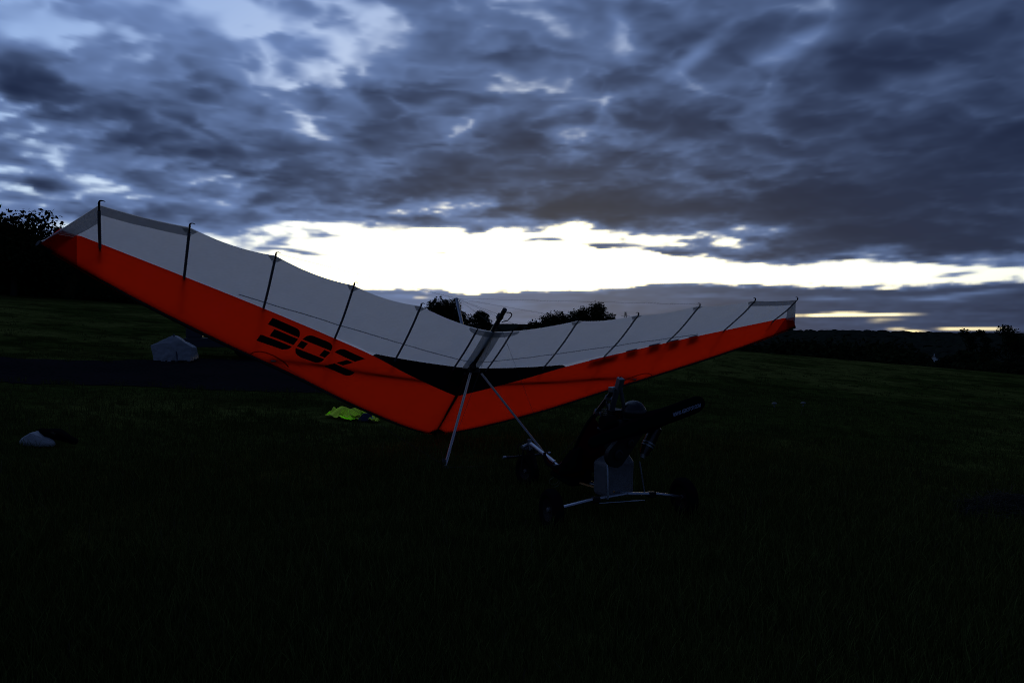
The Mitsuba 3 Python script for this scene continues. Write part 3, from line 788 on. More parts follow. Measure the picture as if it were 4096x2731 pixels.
# keel, its translucent pocket, king post and rigging
kw = lambda u: 0.02 + 0.057 * u
uk = np.linspace(0.02, 2.822, 40)
add(wing + '__keel', tube(W(uk, 0 * uk, np.where(uk < 1.5, kw(uk), kw(uk) + 0.012 * smooth(1.5, 1.8, uk))), 0.030, 16), 'tube_black', smooth=40, label='dark keel tube with its open end raised')
add(wing + '__keel_pocket', wing_patch(-0.125, 0.125, lambda v: np.full_like(v, 1.56), lambda v: teu(v) - 0.003, upper_w, 12, 8, dw=-0.008), 'sail_patch', smooth=True)
eb = Polygon([(2.43, -.36), (2.43, .36), (2.36, .33), (2.335, .22), (2.325, 0), (2.335, -.22), (2.36, -.33)])
add(wing + '__edge_patch', wing_patch(-0.36, 0.36, lambda v: teu(v) - 0.10 * np.sqrt(np.clip(1 - (np.abs(v) / 0.37) ** 4, 0, 1)) - 0.003, lambda v: teu(v) - 0.002, upper_w, 5, 30, dw=-0.014), 'sail_patch', smooth=True)
loop = bez(W(np.array(2.79), np.array(.03), np.array(.17)), W(np.array(2.82), np.array(.16), np.array(.17)), W(np.array(2.66), np.array(.10), np.array(.15)), 14)
add(wing + '__cord_loop', tube(np.vstack([loop, W(np.array(2.62), np.array(.03), np.array(.15))]), 0.007, 8), 'black_plastic', smooth=True)
add(wing + '__keel_clamp', box([.07, .09, .07], frame(AX[1], AX[0], AX[2], W(np.array(2.66), np.array(0), np.array(.20))), .012), 'black_plastic', smooth=40)
KP = np.array([1.661, 0, 1.345])
add(wing + '__king_post', tube(Wp([[1.62, 0, .16], KP]), 0.022, 14, 1.0), 'tube', smooth=40, label='pale mast standing above the sail')
wires = [([2.66, .02, .23], KP), ([2.50, -.02, .19], KP)] + [([BU[k] + .02, s * BV[k], tew(BV[k]) + .01], KP) for k in (1, 3) for s in (-1, 1)] + [([.12, 0, .06], KP)] + [([1.72, s * 2.66, .06], KP) for s in (-1, 1)]
wires += [([1.779, s * .751, -1.45], [1.74, s * 2.66, 0.0]) for s in (-1, 1)] + [([1.779, s * .751, -1.45], [2.58, 0.02 * s, .14]) for s in (-1, 1)] + [([1.779, s * .751, -1.45], [.08, 0, -.01]) for s in (-1, 1)]
for a_, b_ in wires:
    add(wing + '__wire', tube(Wp([a_, b_]), 0.0018, 6), 'wire')
# control frame
APEX = [1.66, 0, .075]
add(wing + '__apex_bracket', cat([box([.17, .07, .10], frame(AX[1], AX[0], AX[2], Wp([1.655, 0, .045])), .02), box([.05, .12, .16], frame(AX[1], AX[0], AX[2], Wp([1.69, -.015, .10])), .015), box([.04, .05, .05], frame(AX[1], AX[0], AX[2], Wp([1.60, -.115, .02])), .01)]), 'black_plastic', smooth=40)
for s, top in ((-1, [1.665, -.055, .01]), (1, [1.665, .105, .0])):
    bot = np.array([1.779, s * .751, -1.463])
    add(wing + '__downtube', tube(Wp([top, bot]), 0.019, 14, 0.62, up=AX[0]), 'tube' if s < 0 else 'tube_dull', smooth=40)
    add(wing + '__corner_fitting', cat([box([.07, .05, .05], frame(AX[1], AX[0], AX[2], Wp(bot + [0, 0, -.02])), .012), tube(Wp([bot + [0, 0, .03], bot + [0, 0, .10]]), .024, 10)]), 'tube_black', smooth=40)
add(wing + '__base_bar', tube(Wp([[1.779, -.751, -1.48], [1.779, .751, -1.48]]), 0.015, 12), 'tube_black', smooth=40)
add(wing + '__nose_plate', blob([Wp(p) for p in ([0.0, 0, .0], [.10, .10, .0], [.10, -.10, .0], [.16, 0, .05])], [.03, .03, .03, .03], .03), 'black_plastic', smooth=True)

# ------------------------------------------------------------------ the trike
MID = np.array([0.94044, 5.91795, 0])
FW = np.array([-0.486789, 0.873519, 0])
RT = np.array([0.873519, 0.486789, 0])
UP = np.array([0, 0, 1.0])


def C(f, r, z):
    return MID + FW * f + RT * r + UP * z


def Ct(pts):
    return np.array([C(*p) for p in pts])


trike = thing('trike', 'small three-wheeled microlight trike with red seat standing in front of the wing', 'trike')


def wheel(name, c, axle, rad, wid, steer=None):
    x = np.asarray(axle, float) / np.linalg.norm(axle)
    y = np.cross([0, 0, 1], x)
    M = frame(y, np.cross(x, y), x, c)
    h = wid / 2
    prof = [(rad * .56, -h * .72), (rad * .74, -h), (rad * .90, -h * .86), (rad * .985, -h * .5), (rad, 0), (rad * .985, h * .5), (rad * .90, h * .86), (rad * .74, h), (rad * .56, h * .72), (rad * .52, 0), (rad * .56, -h * .72)]
    k = trike + '__' + name
    i = 0
    while any(q.startswith(k + '__') for q in scene):
        i += 1
        k = f'{trike}__{name}_{i:03d}'
    add(k + '__tyre', lathe(prof, 40, M), 'rubber', smooth=35)
    rim = [(0.0, -h * .30), (rad * .30, -h * .34), (rad * .50, -h * .66), (rad * .57, -h * .70), (rad * .57, h * .70), (rad * .50, h * .66), (rad * .30, h * .34), (0, h * .30)]
    add(k + '__rim', lathe(rim, 32, M), 'black_plastic', smooth=35)
    add(k + '__hub_cap', lathe([(0, -h * .75), (rad * .10, -h * .72), (rad * .13, -h * .5), (rad * .13, h * .5), (rad * .10, h * .72), (0, h * .75)], 20, M), 'cast_metal', smooth=35)


LWC, RWC = np.array([0.3279, 5.6835, 0.172]), np.array([1.5529, 6.1524, 0.168])
AXD = (RWC - LWC) * [1, 1, 0]
AXD /= np.linalg.norm(AXD)
wheel('rear_wheel', LWC, AXD + [0, 0, -.05], .175, .105)
wheel('rear_wheel', RWC, AXD + [0, 0, .05], .175, .105)
wheel('front_wheel', C(1.60, 0, .168), RT * math.cos(.12) + FW * math.sin(.12), .170, .10)
AXC = C(-.066, 0.02, .262)
for w_, s in ((LWC, -1), (RWC, 1)):
    add(trike + '__axle_strut', tube([AXC, AXC + (w_ - AXC) * 0.5 + [0, 0, .012], w_ - AXD * s * .02], [.021, .021, .019], 14, .7), 'tube', smooth=40)
    add(trike + '__strut_clamp', box([.07, .06, .05], frame(AXD, np.cross([0, 0, 1], AXD), [0, 0, 1], AXC + (w_ - AXC) * .42 + [0, 0, .006]), .01), 'black_plastic', smooth=40)
add(trike + '__tension_cable', tube([AXC + (LWC - AXC) * .38 + [0, 0, -.03], AXC + (RWC - AXC) * .30 + [0, 0, -.05]], .006, 8), 'tube', smooth=True)
keel = Ct([(-.066, .02, .262), (.304, 0, .258), (.692, 0, .266), (1.069, 0, .342)])
add(trike + '__keel_beam', tube(interp1d([0, 1, 2, 3], keel, axis=0, kind='quadratic')(np.linspace(0, 3, 16)), .021, 14), 'tube', smooth=40)
add(trike + '__front_tube', tube(Ct([(1.05, 0, .345), (1.517, 0, .467)]), .023, 14, 1.0), 'tube', smooth=40, label='bright front frame tube')
add(trike + '__joint_block', box([.11, .07, .07], frame(RT, FW, UP, C(.99, 0, .305)), .015), 'black_plastic', smooth=40)
add(trike + '__fork_head', cat([tube(Ct([(1.535, 0, .40), (1.55, 0, .515)]), .024, 12), box([.16, .03, .03], frame(RT, FW, UP, C(1.55, 0, .42)), .008)]), 'tube_dull', smooth=40)
add(trike + '__head_lug', tube(Ct([(1.56, -.02, .455), (1.50, -.12, .445)]), .018, 10), 'tube', smooth=40)
for s in (-1, 1):
    add(trike + '__fork_leg', tube(Ct([(1.56, s * .068, .44), (1.60, s * .068, .168)]), .012, 10), 'tube_black', smooth=40)
    peg = Ct([(1.59, s * .075, .33), (1.60, s * .26, .335)])
    add(trike + '__foot_peg', tube(peg, .013, 10), 'tube_black', smooth=40)
    add(trike + '__peg_tip', tube([peg[1], peg[1] + RT * s * .035], [.018, .014], 10), 'tube', smooth=40)
add(trike + '__mudguard', tube(bez(C(1.44, 0, .22), C(1.46, 0, .40), C(1.60, 0, .365), 10), .055, 10, .12, up=RT), 'black_plastic', smooth=True)
cab = bez(C(1.5, -.03, .50), C(1.52, -.22, .50), C(1.58, -.10, .34), 12)
add(trike + '__brake_cable', tube(cab, .005, 6), 'black_plastic', smooth=True)
# mast: a pair of tubes with a square head
add(trike + '__mast', tube(Ct([(.569, 0, .62), (.371, 0, .895), (.093, 0, 1.15)]), .027, 4, 1.0), 'tube_black', smooth=False)
add(trike + '__mast_head', cat([box([.052, .055, .11], frame(RT, np.cross(UP * .9 - FW * .35, RT) / np.linalg.norm(np.cross(UP * .9 - FW * .35, RT)), (UP * .932 - FW * .362), C(.012, 0, 1.205)), .006), box([.075, .075, .05], frame(RT, FW, UP, C(.085, -.005, 1.15)), .008)]), 'tube_dull', smooth=30)
add(trike + '__mast_socket', tube(Ct([(.012, 0, 1.245), (-.004, 0, 1.2545)]), .016, 14), 'visor', smooth=40)
add(trike + '__back_tube', tube(Ct([(.01, .01, 1.17), (-.02, .02, 1.02), (-.03, .03, .90), (.05, .03, .62)]), .016, 12), 'tube_black', smooth=40)
add(trike + '__mast_plate', box([.06, .012, .30], frame(RT, (UP * .36 + FW * .93) / np.linalg.norm(UP * .36 + FW * .93), (UP * .93 - FW * .36) / np.linalg.norm(UP * .93 - FW * .36), C(.10, .0, 1.02)), .004), 'tube_dull', smooth=30)
add(trike + '__lower_strut', tube(Ct([(.60, -.02, .58), (.98, 0, .31)]), .018, 12), 'tube_black', smooth=40)
for a_ in ((.33, .93), (.17, 1.07)):
    add(trike + '__mast_band', tube([C(a_[0], 0, a_[1]) - (FW * .58 - UP * .8) * .012, C(a_[0], 0, a_[1]) + (FW * .58 - UP * .8) * .012], .033, 14), 'tube_dull', smooth=40)
# seat: sling of dark red cloth with black edges
sp = np.array([(1.03, .345, .15), (.93, .265, .19), (.78, .25, .21), (.60, .29, .215), (.46, .42, .21), (.36, .58, .20), (.28, .72, .17), (.235, .80, .13)])
fs = interp1d(np.linspace(0, 1, len(sp)), sp, axis=0, kind='quadratic')(np.linspace(0, 1, 26))
cross = np.linspace(-1, 1, 13)
V = np.array([[C(f + .02 * c * c, .03 + c * hw, z + .11 * abs(c) ** 2.6) for c in cross] for f, z, hw in fs])
V = V + (fbm(V * 14, 3, 6)[..., None] - .5) * .016
inner = sheet(V, 26, 13)
add(trike + '__seat', inner, 'seat_cloth', smooth=True, label='dark red sling seat')
for k_ in (0, -1):
    add(trike + '__seat_edge', tube(V[:, k_], .014, 8), 'black_cloth', smooth=True)
add(trike + '__seat_base', blob(Ct([(.95, -.08, .27), (.95, .12, .27), (.62, -.10, .24), (.62, .14, .24), (.50, 0, .27)]), [.03, .03, .035, .035, .04], .04, .008, 12, 3), 'black_cloth', smooth=True)
add(trike + '__seat_pocket', blob(Ct([(.40, -.17, .42), (.34, -.19, .60), (.62, -.19, .36), (.52, -.18, .52)]), [.04, .03, .04, .03], .03, .012, 14, 8), 'black_cloth', smooth=True)
add(trike + '__seat_leg', tube(Ct([(.47, -.02, .26), (.43, -.03, .38)]), .035, 10), 'black_cloth', smooth=True)
add(trike + '__side_rail', tube(Ct([(.60, -.05, .245), (.30, -.08, .262), (.02, -.05, .27)]), .010, 8), 'amber', smooth=True, label='thin amber side rail')
# engine
eng = C(.06, .05, .80)
add(trike + '__engine_block', cat([box([.17, .20, .20], frame(RT, FW, UP, eng), .03), box([.13, .16, .10], frame(RT, FW, UP, C(.10, .02, .66)), .02), tube(Ct([(.10, .13, .90), (-.02, .16, .88)]), .05, 16)]), 'engine_metal', smooth=40)
for k_ in range(7):
    add(trike + '__cooling_fin', box([.17, .16, .007], frame(RT, FW, UP, C(.12, .03, .865 + .017 * k_)), .003), 'engine_metal', smooth=30)
add(trike + '__spark_plug', tube(Ct([(.14, .0, .975), (.16, -.01, 1.02)]), [.016, .012], 10), 'cast_metal', smooth=40)
add(trike + '__plug_lead', tube(bez(C(.16, -.01, 1.02), C(.10, -.10, 1.10), C(.06, -.06, .86), 12), .007, 8), 'black_plastic', smooth=True)
add(trike + '__air_filter', lathe([(0, -.07), (.055, -.06), (.062, 0), (.055, .06), (0, .07)], 24, frame(UP, np.cross(RT, UP), RT, C(.02, -.12, .88))), 'rubber', smooth=40)
for k_, p in enumerate(((.24, -.02, .93), (.22, .03, .84), (.17, -.10, .80))):
    add(trike + '__hose', tube(bez(C(*p), C(p[0] - .06, p[1] - .10, p[2] + .04), C(.05, -.06, .74), 12), .012, 8), 'black_plastic', smooth=True)
# belt drive cover with the round pulley low on the left
cov = m3.Manifold.batch_hull([m3.Manifold.cylinder(.05, .095, .095, 36).translate([-.115, .60, 0]), m3.Manifold.cylinder(.05, .07, .07, 36).translate([.16, .86, 0])])
cm = tri(cov)
cm.apply_transform(frame(RT, UP, -FW, C(-.05, 0, 0)))
add(trike + '__drive_cover', cm, 'black_plastic', smooth=40)
for rr_, zz_, q in ((-.10, .615, .045), (.03, .70, .035)):
    add(trike + '__pulley', lathe([(0, 0), (q, 0), (q, .012), (q * .6, .018), (q * .5, .010), (0, .010)], 26, frame(RT, UP, -FW, C(-.102, rr_, zz_))), 'engine_metal', smooth=35)
# propeller in its cover
HR, HZ = .190, .876
pd = np.array([.977, .215])
pd /= np.linalg.norm(pd)
pn = np.array([-pd[1], pd[0]])


def prop_cover():
    k = np.array([(-.64, .020), (-.62, .045), (-.55, .052), (-.30, .060), (-.10, .080), (0, .090), (.10, .086), (.20, .078), (.40, .080), (.56, .078), (.63, .064), (.67, .030)])
    s = np.linspace(-.64, .67, 60)
    h = PchipInterpolator(k[:, 0], k[:, 1])(s)
    d = np.interp(s, [-.64, -.2, 0, .2, .67], [.014, .03, .06, .03, .014])
    th = np.linspace(0, 2 * np.pi, 22, endpoint=False)
    V = []
    for si, hi, di in zip(s, h, d):
        o = C(-.14, HR + pd[0] * si, HZ + pd[1] * si)
        nrm = RT * pn[0] + UP * pn[1]
        V.append(o + np.outer(np.sign(np.cos(th)) * np.abs(np.cos(th)) ** .7 * hi, nrm) + np.outer(np.sin(th) * di, FW))
    V = np.array(V)
    V = V + (fbm(V * 11, 3, 17)[..., None] - .5) * .012 * FW
    m, n = V.shape[:2]
    i, j = np.meshgrid(np.arange(m - 1), np.arange(n), indexing='ij')
    A, B_ = i * n + j, i * n + (j + 1) % n
    F = np.concatenate([np.stack([A, A + n, B_ + n], -1).reshape(-1, 3), np.stack([A, B_ + n, B_], -1).reshape(-1, 3)])
    V2 = np.vstack([V.reshape(-1, 3), V[0].mean(0), V[-1].mean(0)])
    q = np.arange(n)
    F = np.vstack([F, np.stack([q, (q + 1) % n, 0 * q + m * n], 1), np.stack([q + (m - 1) * n, 0 * q + m * n + 1, (q + 1) % n + (m - 1) * n], 1)])
    return trimesh.Trimesh(V2, F, process=False)


add(trike + '__propeller_cover', prop_cover(), 'black_cloth', smooth=True, label='black cloth cover over the propeller with pale web address lettering')
tm = text_mesh('WWW.AEROTOP.COM', .030, .002, bold=True)
tw_ = tm.bounds[1][0]
tdir, tup = RT * pd[0] + UP * pd[1], RT * pn[0] + UP * pn[1]
tm.apply_scale([.335 / tw_, 1, 1])
tm.apply_transform(frame(tdir, tup, -FW, C(-.178, HR + pd[0] * .255 - pn[0] * .018, HZ + pd[1] * .255 - pn[1] * .018)))
add(trike + '__cover_lettering', tm, 'lettering', label='pale lettering on the propeller cover')
# silencer on the right
sd_ = Ct([(-.03, .375, .80), (-.03, .235, .575)])
add(trike + '__silencer', tube(np.array([sd_[0] + (sd_[0] - sd_[1]) * .12, sd_[0], sd_[0] * .35 + sd_[1] * .65, sd_[1]]), [.03, .055, .055, .038], 20), 'visor', smooth=35)
for t_ in (.58, .68):
    c_ = sd_[0] * (1 - t_) + sd_[1] * t_
    n_ = (sd_[1] - sd_[0]) / np.linalg.norm(sd_[1] - sd_[0])
    add(trike + '__silencer_band', tube([c_ - n_ * .007, c_ + n_ * .007], .0575, 20), 'tube_dull', smooth=40)
add(trike + '__exhaust_tip', tube([sd_[1], sd_[1] + (sd_[1] - sd_[0]) * .12], [.026, .022], 14), 'cast_metal', smooth=40)
# tank and the thin struts beside it
tank = m3.Manifold.batch_hull([m3.Manifold.sphere(.045, 20).translate([x_ * .78 * (1.06 - .2 * (z_ - .3)), y_ * .8, z_]) for x_, y_, z_ in
       [(-.125, -.09, .30), (.135, -.09, .31), (-.125, .09, .30), (.135, .09, .31), (-.125, -.09, .53), (.145, -.09, .55), (-.125, .09, .53), (.145, .09, .55), (.10, -.06, .61), (.10, .06, .61)]]).refine_to_length(.03)
tk = tri(tank)
tv = np.array(tk.vertices)
tk.vertices = tv + np.stack([0 * tv[:, 0], (fbm(tv * 9, 3, 5) - .5) * .02, (fbm(tv * 11, 2, 9) - .5) * .012], -1)
tk.apply_transform(frame(RT, FW, UP, C(.14, .03, -.05)))
add(trike + '__fuel_tank', tk, 'tank', smooth=50, label='pale plastic fuel tank under the engine')
add(trike + '__tank_cap', lathe([(0, 0), (.028, 0), (.028, .02), (0, .024)], 18, frame(RT, FW, UP, C(.14, .14, .565))), 'tank', smooth=40)
add(trike + '__engine_strut', tube(Ct([(-.02, -.155, .60), (-.05, -.175, .50), (-.07, -.185, .24)]), .010, 10), 'tube', smooth=True)
add(trike + '__engine_strut', tube(Ct([(-.03, .19, .52), (-.05, .235, .22)]), .007, 10), 'tube_dull', smooth=True)
add(trike + '__loose_rope', tube(np.array([C(.96 - .02 * math.cos(t_ * 5), -.06 + .05 * math.sin(t_ * 6), .20 + .045 * math.cos(t_ * 6) - .02 * t_) for t_ in np.linspace(0, 1.6, 30)]), .005, 6), 'rope', smooth=True)

# helmet lying on the engine
hm = thing('helmet', 'dark blue round helmet resting on the trike engine behind the propeller', 'helmet')
HC = C(-.04, .115, .955)
sh = trimesh.creation.icosphere(3, .105)
hv = np.array(sh.vertices) * [1.0, 1.12, 1.0]
hv[:, 2] = np.where(hv[:, 2] < -.055, -.055 + (hv[:, 2] + .055) * .3, hv[:, 2])
sh.vertices = hv
sh.apply_transform(frame(RT, FW, UP, HC))
add(hm + '__shell', sh, 'helmet', smooth=True)
vs_ = trimesh.creation.icosphere(3, .108)
vv_ = np.array(vs_.vertices) * [1.01, 1.13, 1.0]
fm = (vv_[vs_.faces].mean(1)[:, 2] < .03) & (vv_[vs_.faces].mean(1)[:, 2] > -.05) & (vv_[vs_.faces].mean(1)[:, 1] < -.02)
vs_.vertices = vv_
vs_.update_faces(fm)
vs_.apply_transform(frame(RT, FW, UP, HC))
add(hm + '__visor', vs_, 'visor', smooth=True)
add(hm + '__rim', tube(np.array([HC + RT * .105 * math.cos(t_) + FW * .117 * math.sin(t_) - UP * .052 for t_ in np.linspace(0, 2 * np.pi, 40)]), .007, 8), 'black_plastic', smooth=True)


# ------------------------------------------------------------------ things lying about
def gz(x, y):
    return float(terrain(np.array([x], float), np.array([y], float))[0])


# sheeted load at the edge of the gravel
tp = thing('covered_load', 'grey blue tarpaulin pulled over a heap at the edge of the gravel track', 'tarpaulin')
tx, ty = -9.30, 18.75
tz = gz(tx, ty) - .02
sx = np.array([.98, .2, 0]) * .80
tdep = np.array([-.2, .98, 0])
tv_ = [(-.50, -.30, .02, .02), (-.30, -.34, .0, .02), (.60, -.30, .05, .02), (-.63, -.15, .44, .03), (-.62, .3, .42, .03), (.61, -.2, .40, .03), (.62, .3, .38, .03), (.02, -.05, .72, .02), (.06, .3, .68, .03), (.30, -.2, .58, .03), (-.22, -.12, .56, .02), (-.55, .5, .1, .03), (.6, .6, .1, .03)]
tm_ = blob([np.array([a_, b_, c_]) for a_, b_, c_, _ in tv_], [q[3] for q in tv_], .028, 0, taubin=1)
q = np.array(tm_.vertices)
ang = np.arctan2(q[:, 1] - .1, q[:, 0])
pleat = np.abs(np.sin(ang * 7 + 5 * fbm(q * [1.5, 1.5, 3] + 3, 2, 41))) * np.clip(1.05 - q[:, 2] / .6, 0, 1) * .022
crease = np.abs(fbm(q * [4, 4, 7.0] + 9, 2, 43) * 2 - 1) * .03
sagn = (fbm(q * [2.0, 2.0, 4.0] + 3, 3, 47) - .5) * .03
tm_.vertices = q + tm_.vertex_normals * (pleat - crease + sagn)[:, None]
tm_.apply_transform(frame(sx, tdep, [0, 0, 1], [tx, ty, tz]))
add(tp + '__sheet', tm_, 'tarp', smooth=50)
pk = lambda a_, b_, c_: np.array([tx, ty, tz]) + sx * a_ + tdep * b_ + UP * c_
add(tp + '__strap', tube(np.array([pk(.03, -.06, .755), pk(.10, -.15, .60), pk(.14, -.23, .42), pk(.20, -.30, .25), pk(.24, -.35, .02)]), .020, 8, .5), 'strap', smooth=True, label='dark strap down the front of the sheet')
add(tp + '__pallet', cat([box([1.1, .10, .05], frame(sx, tdep, UP, pk(-.02, -.30 + .3 * k_, .03)), .005) for k_ in range(3)] + [box([.09, .8, .06], frame(sx, tdep, UP, pk(-.5 + .5 * k_, 0, -.01)), .005) for k_ in range(3)]), 'bark')

# trailer behind it
tl = thing('flatbed_trailer', 'dark flatbed trailer with an upright box at its left end behind the tarpaulin', 'trailer')
bx0, by0 = -9.08, 20.6
bz = gz(bx0, by0)
e = np.array([.93, .37, 0])
fdir = np.array([-.37, .93, 0])
tr = lambda a_, b_, c_: np.array([bx0, by0, bz]) + e * a_ + fdir * b_ + UP * c_
add(tl + '__bed', box([2.9, 1.3, .10], frame(e, fdir, UP, tr(.75, 0, .52)), .012), 'paint_dark', smooth=30)
for s in (-1, 1):
    add(tl + '__side_board', box([2.8, .03, .20], frame(e, fdir, UP, tr(.78, s * .63, .40)), .008), 'paint_dark', smooth=30)
    add(tl + '__side_rail', box([1.6, .025, .025], frame(e, fdir, UP, tr(1.0, s * .66, .585)), .005), 'tube_dull', smooth=30)
add(tl + '__tool_box', box([.44, .9, .44], frame(e, fdir, UP, tr(-.44, 0, .79)), .03), 'paint_dark', smooth=30)
add(tl + '__box_lid', box([.46, .94, .05], frame(e, fdir, UP, tr(-.44, 0, 1.035)), .015), 'black_plastic', smooth=30)
add(tl + '__draw_bar', tube([tr(-.7, 0, .42), tr(-1.3, 0, .40)], .035, 8), 'paint_dark')
for s in (-1, 1):
    Mw = frame(e, UP, fdir, tr(.9, s * .70, .26))
    add(tl + '__wheel', lathe([(0, -.05), (.13, -.06), (.16, -.08), (.24, -.085), (.26, -.05), (.26, .05), (.24, .085), (.16, .08), (.13, .06), (0, .05)], 32, Mw), 'rubber', smooth=35)
    add(tl + '__mudguard', tube(np.array([tr(.9 + .31 * math.cos(t_), s * .70, .26 + .31 * math.sin(t_)) for t_ in np.linspace(.2, np.pi - .2, 14)]), .09, 8, .12), 'paint_dark', smooth=True)


# bright clothes lying on the grass
def crumple(outline, o, m, key, h=.12, seed=1, freq=5.0, step=.013, ridge=(0, 1), **lab):
    p = Polygon(outline).buffer(.02).buffer(-.02)
    x0, y0, x1, y1 = p.bounds
    X, Y = np.meshgrid(np.arange(x0, x1 + step, step), np.arange(y0, y1 + step, step), indexing='ij')
    ins = shapely.contains_xy(p, X, Y)
    dist = shapely.distance(p.exterior, shapely.points(X, Y)) * np.where(ins, 1, 0)
    k = np.stack([X, Y, 0 * X], -1)
    gg = np.random.default_rng(seed)
    nk = int(7 + freq * 1.3)
    kp = np.column_stack([gg.uniform(x0, x1, nk), gg.uniform(y0, y1, nk)])
    kz = gg.choice([0.0, 0.15, 0.55, 1.0], nk) * gg.uniform(.7, 1.1, nk)
    ring_ = np.array(p.exterior.segmentize(.12).coords)[:-1]
    f_ = LinearNDInterpolator(np.vstack([kp, ring_, [[x0 - 1, y0 - 1], [x1 + 1, y0 - 1], [x0 - 1, y1 + 1], [x1 + 1, y1 + 1]]]), np.concatenate([kz, gg.uniform(0, .35, len(ring_)), [0] * 4]))
    wob = (fbm(k * 9 + seed, 2, seed) - .5)[..., None] * .05
    Z = gaussian_filter(np.nan_to_num(f_(X + wob[..., 0], Y - wob[..., 0])), 1.3) * h * .95 + .014
    Z = Z + (fbm(k * 11 + seed, 2, seed + 9) - .5) * .018
    wx, wy = o[0] + X, o[1] + Y
    mm = sheet(np.stack([wx, wy, terrain(wx, wy) + o[2] + np.maximum(Z, .004)], -1), *X.shape)
    mm.update_faces(ins.reshape(-1)[mm.faces].all(1))
    mm.remove_unreferenced_vertices()
    return add(key, mm, m, smooth=30, **lab)


CL = 'clothes dropped on the grass'
def sc(pts, kx, ky):
    return [(a_ * kx, b_ * ky) for a_, b_ in pts]


j1 = thing('high_visibility_jacket', 'fluorescent yellow jacket crumpled on the grass, left one under the wing', 'jacket', CL)
crumple(sc([(-.50, .02), (-.46, .20), (-.25, .36), (-.05, .38), (.10, .26), (.30, .30), (.50, .12), (.42, -.16), (.10, -.34), (-.08, -.22), (-.28, -.14)], .70, .85), (-2.99, 12.10, .0), 'neon', j1 + '__body', .24, 4, 6.5)
crumple(sc([(-.26, -.06), (-.16, .10), (.20, .06), (.30, -.05), (.02, -.13)], .75, .8), (-2.84, 11.92, .03), 'neon', j1 + '__sleeve', .20, 5, 9)
crumple(sc([(-.24, -.06), (-.16, .09), (.14, .10), (.20, -.03), (.0, -.08)], .8, .8), (-3.13, 12.18, .02), 'neon', j1 + '__hood', .24, 8, 9)
j2 = thing('high_visibility_jacket', 'fluorescent yellow jacket standing up in a peaked fold in the middle of the clothes', 'jacket', CL)
fl = np.array([[-.16, 0, 0], [-.15, .02, .16], [-.09, .03, .28], [-.04, .04, .34], [.16, .05, .25], [.28, .04, .17], [.32, 0, .03]])
Pk = []
for i_, f_ in enumerate(fl):
    for t_ in np.linspace(0, 1, 12):
        x_, y_, z_ = f_ * [.72, .66, .78]
        Pk.append([-2.66 + x_ * (1 - .1 * t_), 12.32 + y_ - .20 * t_ ** 1.3, z_ * (1 - t_ ** 1.6) + .012])
Pk = np.array(Pk).reshape(len(fl), 12, 3)
Pk = interp1d(np.arange(len(fl)), Pk, axis=0, kind='linear')(np.linspace(0, len(fl) - 1, 36))
Pk[..., 1] += (fbm(Pk * 9, 3, 31) - .5) * .08
Pk[..., 2] = Pk[..., 2] * (.92 + .2 * fbm(Pk * 9, 2, 33)) + terrain(Pk[..., 0], Pk[..., 1])
add(j2 + '__body', sheet(Pk, 36, 12), 'neon', smooth=35)
crumple(sc([(-.12, -.10), (-.14, .06), (.0, .12), (.14, .05), (.13, -.10), (.0, -.13)], .75, .9), (-2.41, 11.88, .0), 'neon', j2 + '__sleeve', .24, 21, 9)
j3 = thing('high_visibility_trousers', 'fluorescent yellow trousers trailing off to the right under the wing', 'trousers', CL)
crumple(sc([(-.28, .10), (-.2, .22), (.1, .16), (.30, .02), (.44, -.06), (.30, -.12), (.05, -.05), (-.18, -.02)], .62, .8), (-2.05, 12.0, .0), 'neon', j3 + '__leg', .18, 13, 9)
k1 = thing('navy_bag', 'dark blue cloth bag lying among the yellow clothes', 'bag', CL)
nz = gz(-2.66, 11.86)
add(k1 + '__body', blob([np.array([-2.66 + a_, 11.86 + b_, nz + c_]) for a_, b_, c_ in ((0, 0, .03), (.17, 0, .03), (.19, .08, .12), (.07, .07, .12), (.19, .05, .13))], [.025] * 5, .025, .008, 11, 4), 'navy_cloth', smooth=35)
add(k1 + '__handle', tube(bez([-2.62, 11.84, nz + .10], [-2.57, 11.76, nz + .16], [-2.50, 11.84, nz + .12], 10), .008, 8), 'navy_cloth', smooth=True)
k2 = thing('grey_towel', 'pale grey green cloth folded behind the dark blue bag', 'towel', CL)
crumple(sc([(-.22, -.10), (-.14, .10), (.02, .16), (.22, .04), (.14, -.12)], .7, .8), (-2.57, 12.0, .03), 'grey_cloth', k2 + '__cloth', .06, 17, 6)
crumple(sc([(-.05, -.12), (-.08, .10), (.04, .14), (.10, .0), (.06, -.13)], .8, .8), (-2.37, 12.05, .04), 'grey_cloth', k2 + '__corner', .12, 19, 7)
k3 = thing('blue_cap', 'small lavender blue cap behind the yellow clothes', 'cap', CL)
zc = gz(-2.83, 12.45)
add(k3 + '__crown', blob([np.array([-2.85, 12.45, zc + .10]), np.array([-2.81, 12.47, zc + .11]), np.array([-2.83, 12.45, zc + .04])], [.055, .05, .06], .02, .004, 10, 2), 'blue_cloth', smooth=True)
add(k3 + '__peak', blob([np.array([-2.87, 12.37, zc + .09]), np.array([-2.79, 12.37, zc + .09]), np.array([-2.83, 12.34, zc + .08])], [.010, .010, .010], .02), 'navy_cloth', smooth=True)

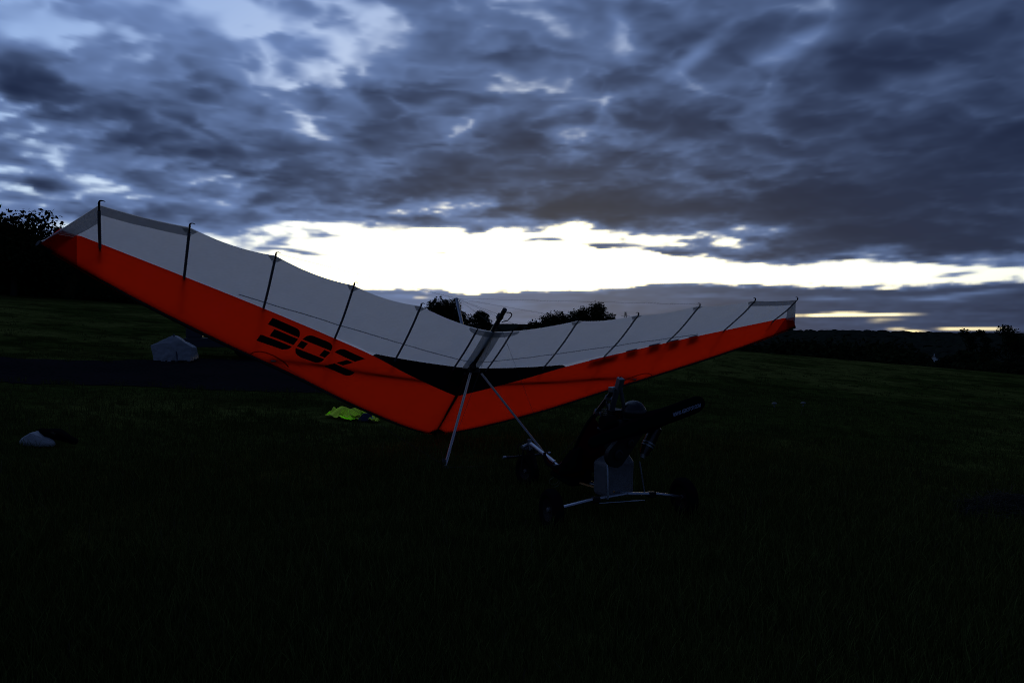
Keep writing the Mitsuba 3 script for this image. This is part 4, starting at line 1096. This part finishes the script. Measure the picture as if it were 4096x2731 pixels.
# white and black bag on the left
bg = thing('kit_bag', 'white and black kit bag lying on the grass at the far left', 'bag')
ox, oy = -5.58, 8.18
oz = gz(ox, oy)
bp = lambda a_, b_, c_: np.array([ox + a_ * .98, oy + b_ + a_ * .2, oz + c_])
add(bg + '__body', blob([bp(-.21, -.05, .07), bp(-.22, .10, .10), bp(.0, -.08, .05), (bp(.10, -.08, .04)), bp(-.10, .1, .13), bp(-.14, -.05, .15)], [.05, .05, .05, .04, .05, .03], .022, .012, 8, 6), 'white_shell', smooth=True, label='white end of the bag')
add(bg + '__top_flap', blob([bp(-.10, .06, .175), bp(.0, .0, .15), bp(.12, .0, .13), bp(.22, .02, .08), bp(.25, .08, .04), bp(.05, .14, .14), bp(-.15, .12, .16)], [.035, .045, .05, .045, .04, .05, .03], .022, .014, 9, 11), 'black_cloth', smooth=True, label='black top of the bag')
add(bg + '__buckle', box([.06, .015, .02], frame(np.array([.85, .1, -.5]) / .992, [0, 1, 0], np.array([.5, 0, .86]) / .995, bp(.10, -.06, .165)), .004), 'straw', smooth=30)
add(bg + '__strap', tube(bez(bp(-.08, -.02, .20), bp(.10, -.10, .24), bp(.24, -.03, .09), 14), .009, 8, .5), 'black_cloth', smooth=True)

# two white mushrooms in the grass to the right
MU = 'white mushrooms in the grass'
for (mx, my), lb in (((6.22, 16.16), 'left one of two little white mushrooms in the grass right of the trike'), ((7.13, 16.69), 'right one of two little white mushrooms in the grass right of the trike')):
    t = thing('mushroom', lb, 'mushroom', MU)
    mz = gz(mx, my)
    M = frame([1, 0, 0], [0, 1, 0], [0, 0, 1], [mx, my, mz])
    add(t + '__cap', lathe([(0, .115), (.03, .113), (.055, .095), (.06, .075), (.05, .07), (.012, .075), (0, .075)], 20, M), 'mushroom', smooth=40)
    add(t + '__stem', lathe([(0, 0), (.016, 0), (.013, .08), (0, .08)], 14, M), 'mushroom', smooth=40)

# heap of dry grass at the right edge
hp = thing('grass_heap', 'low heap of dark dried grass stalks at the right edge of the field', 'heap')
g = np.random.default_rng(3)
hx, hy = 5.0, 6.85
hz = gz(hx, hy)
add(hp + '__mound', blob([np.array([hx - .45, hy, hz]), np.array([hx + .5, hy, hz]), np.array([hx, hy + .3, hz]), np.array([hx - .1, hy, hz + .10]), np.array([hx + .3, hy + .1, hz + .12])], [.06] * 5, .05, .05, 5, 7), 'twig', smooth=True)
st = []
for _ in range(700):
    c_ = np.array([hx + g.normal(0, .33), hy + g.normal(0, .16), 0])
    c_[2] = hz + .17 * math.exp(-((c_[0] - hx) / .45) ** 2 - ((c_[1] - hy) / .25) ** 2) + g.uniform(-.02, .03)
    d_ = g.normal(size=3) * [1, .7, .22]
    d_ *= g.uniform(.06, .2) / np.linalg.norm(d_)
    st.append(tube(bez(c_ - d_, c_ + [0, 0, .03], c_ + d_, 4), .0022, 3, cap=False))
add(hp + '__stalk', cat(st), 'straw')
labels[hp + '__stalk'] = {'kind': 'stuff'}
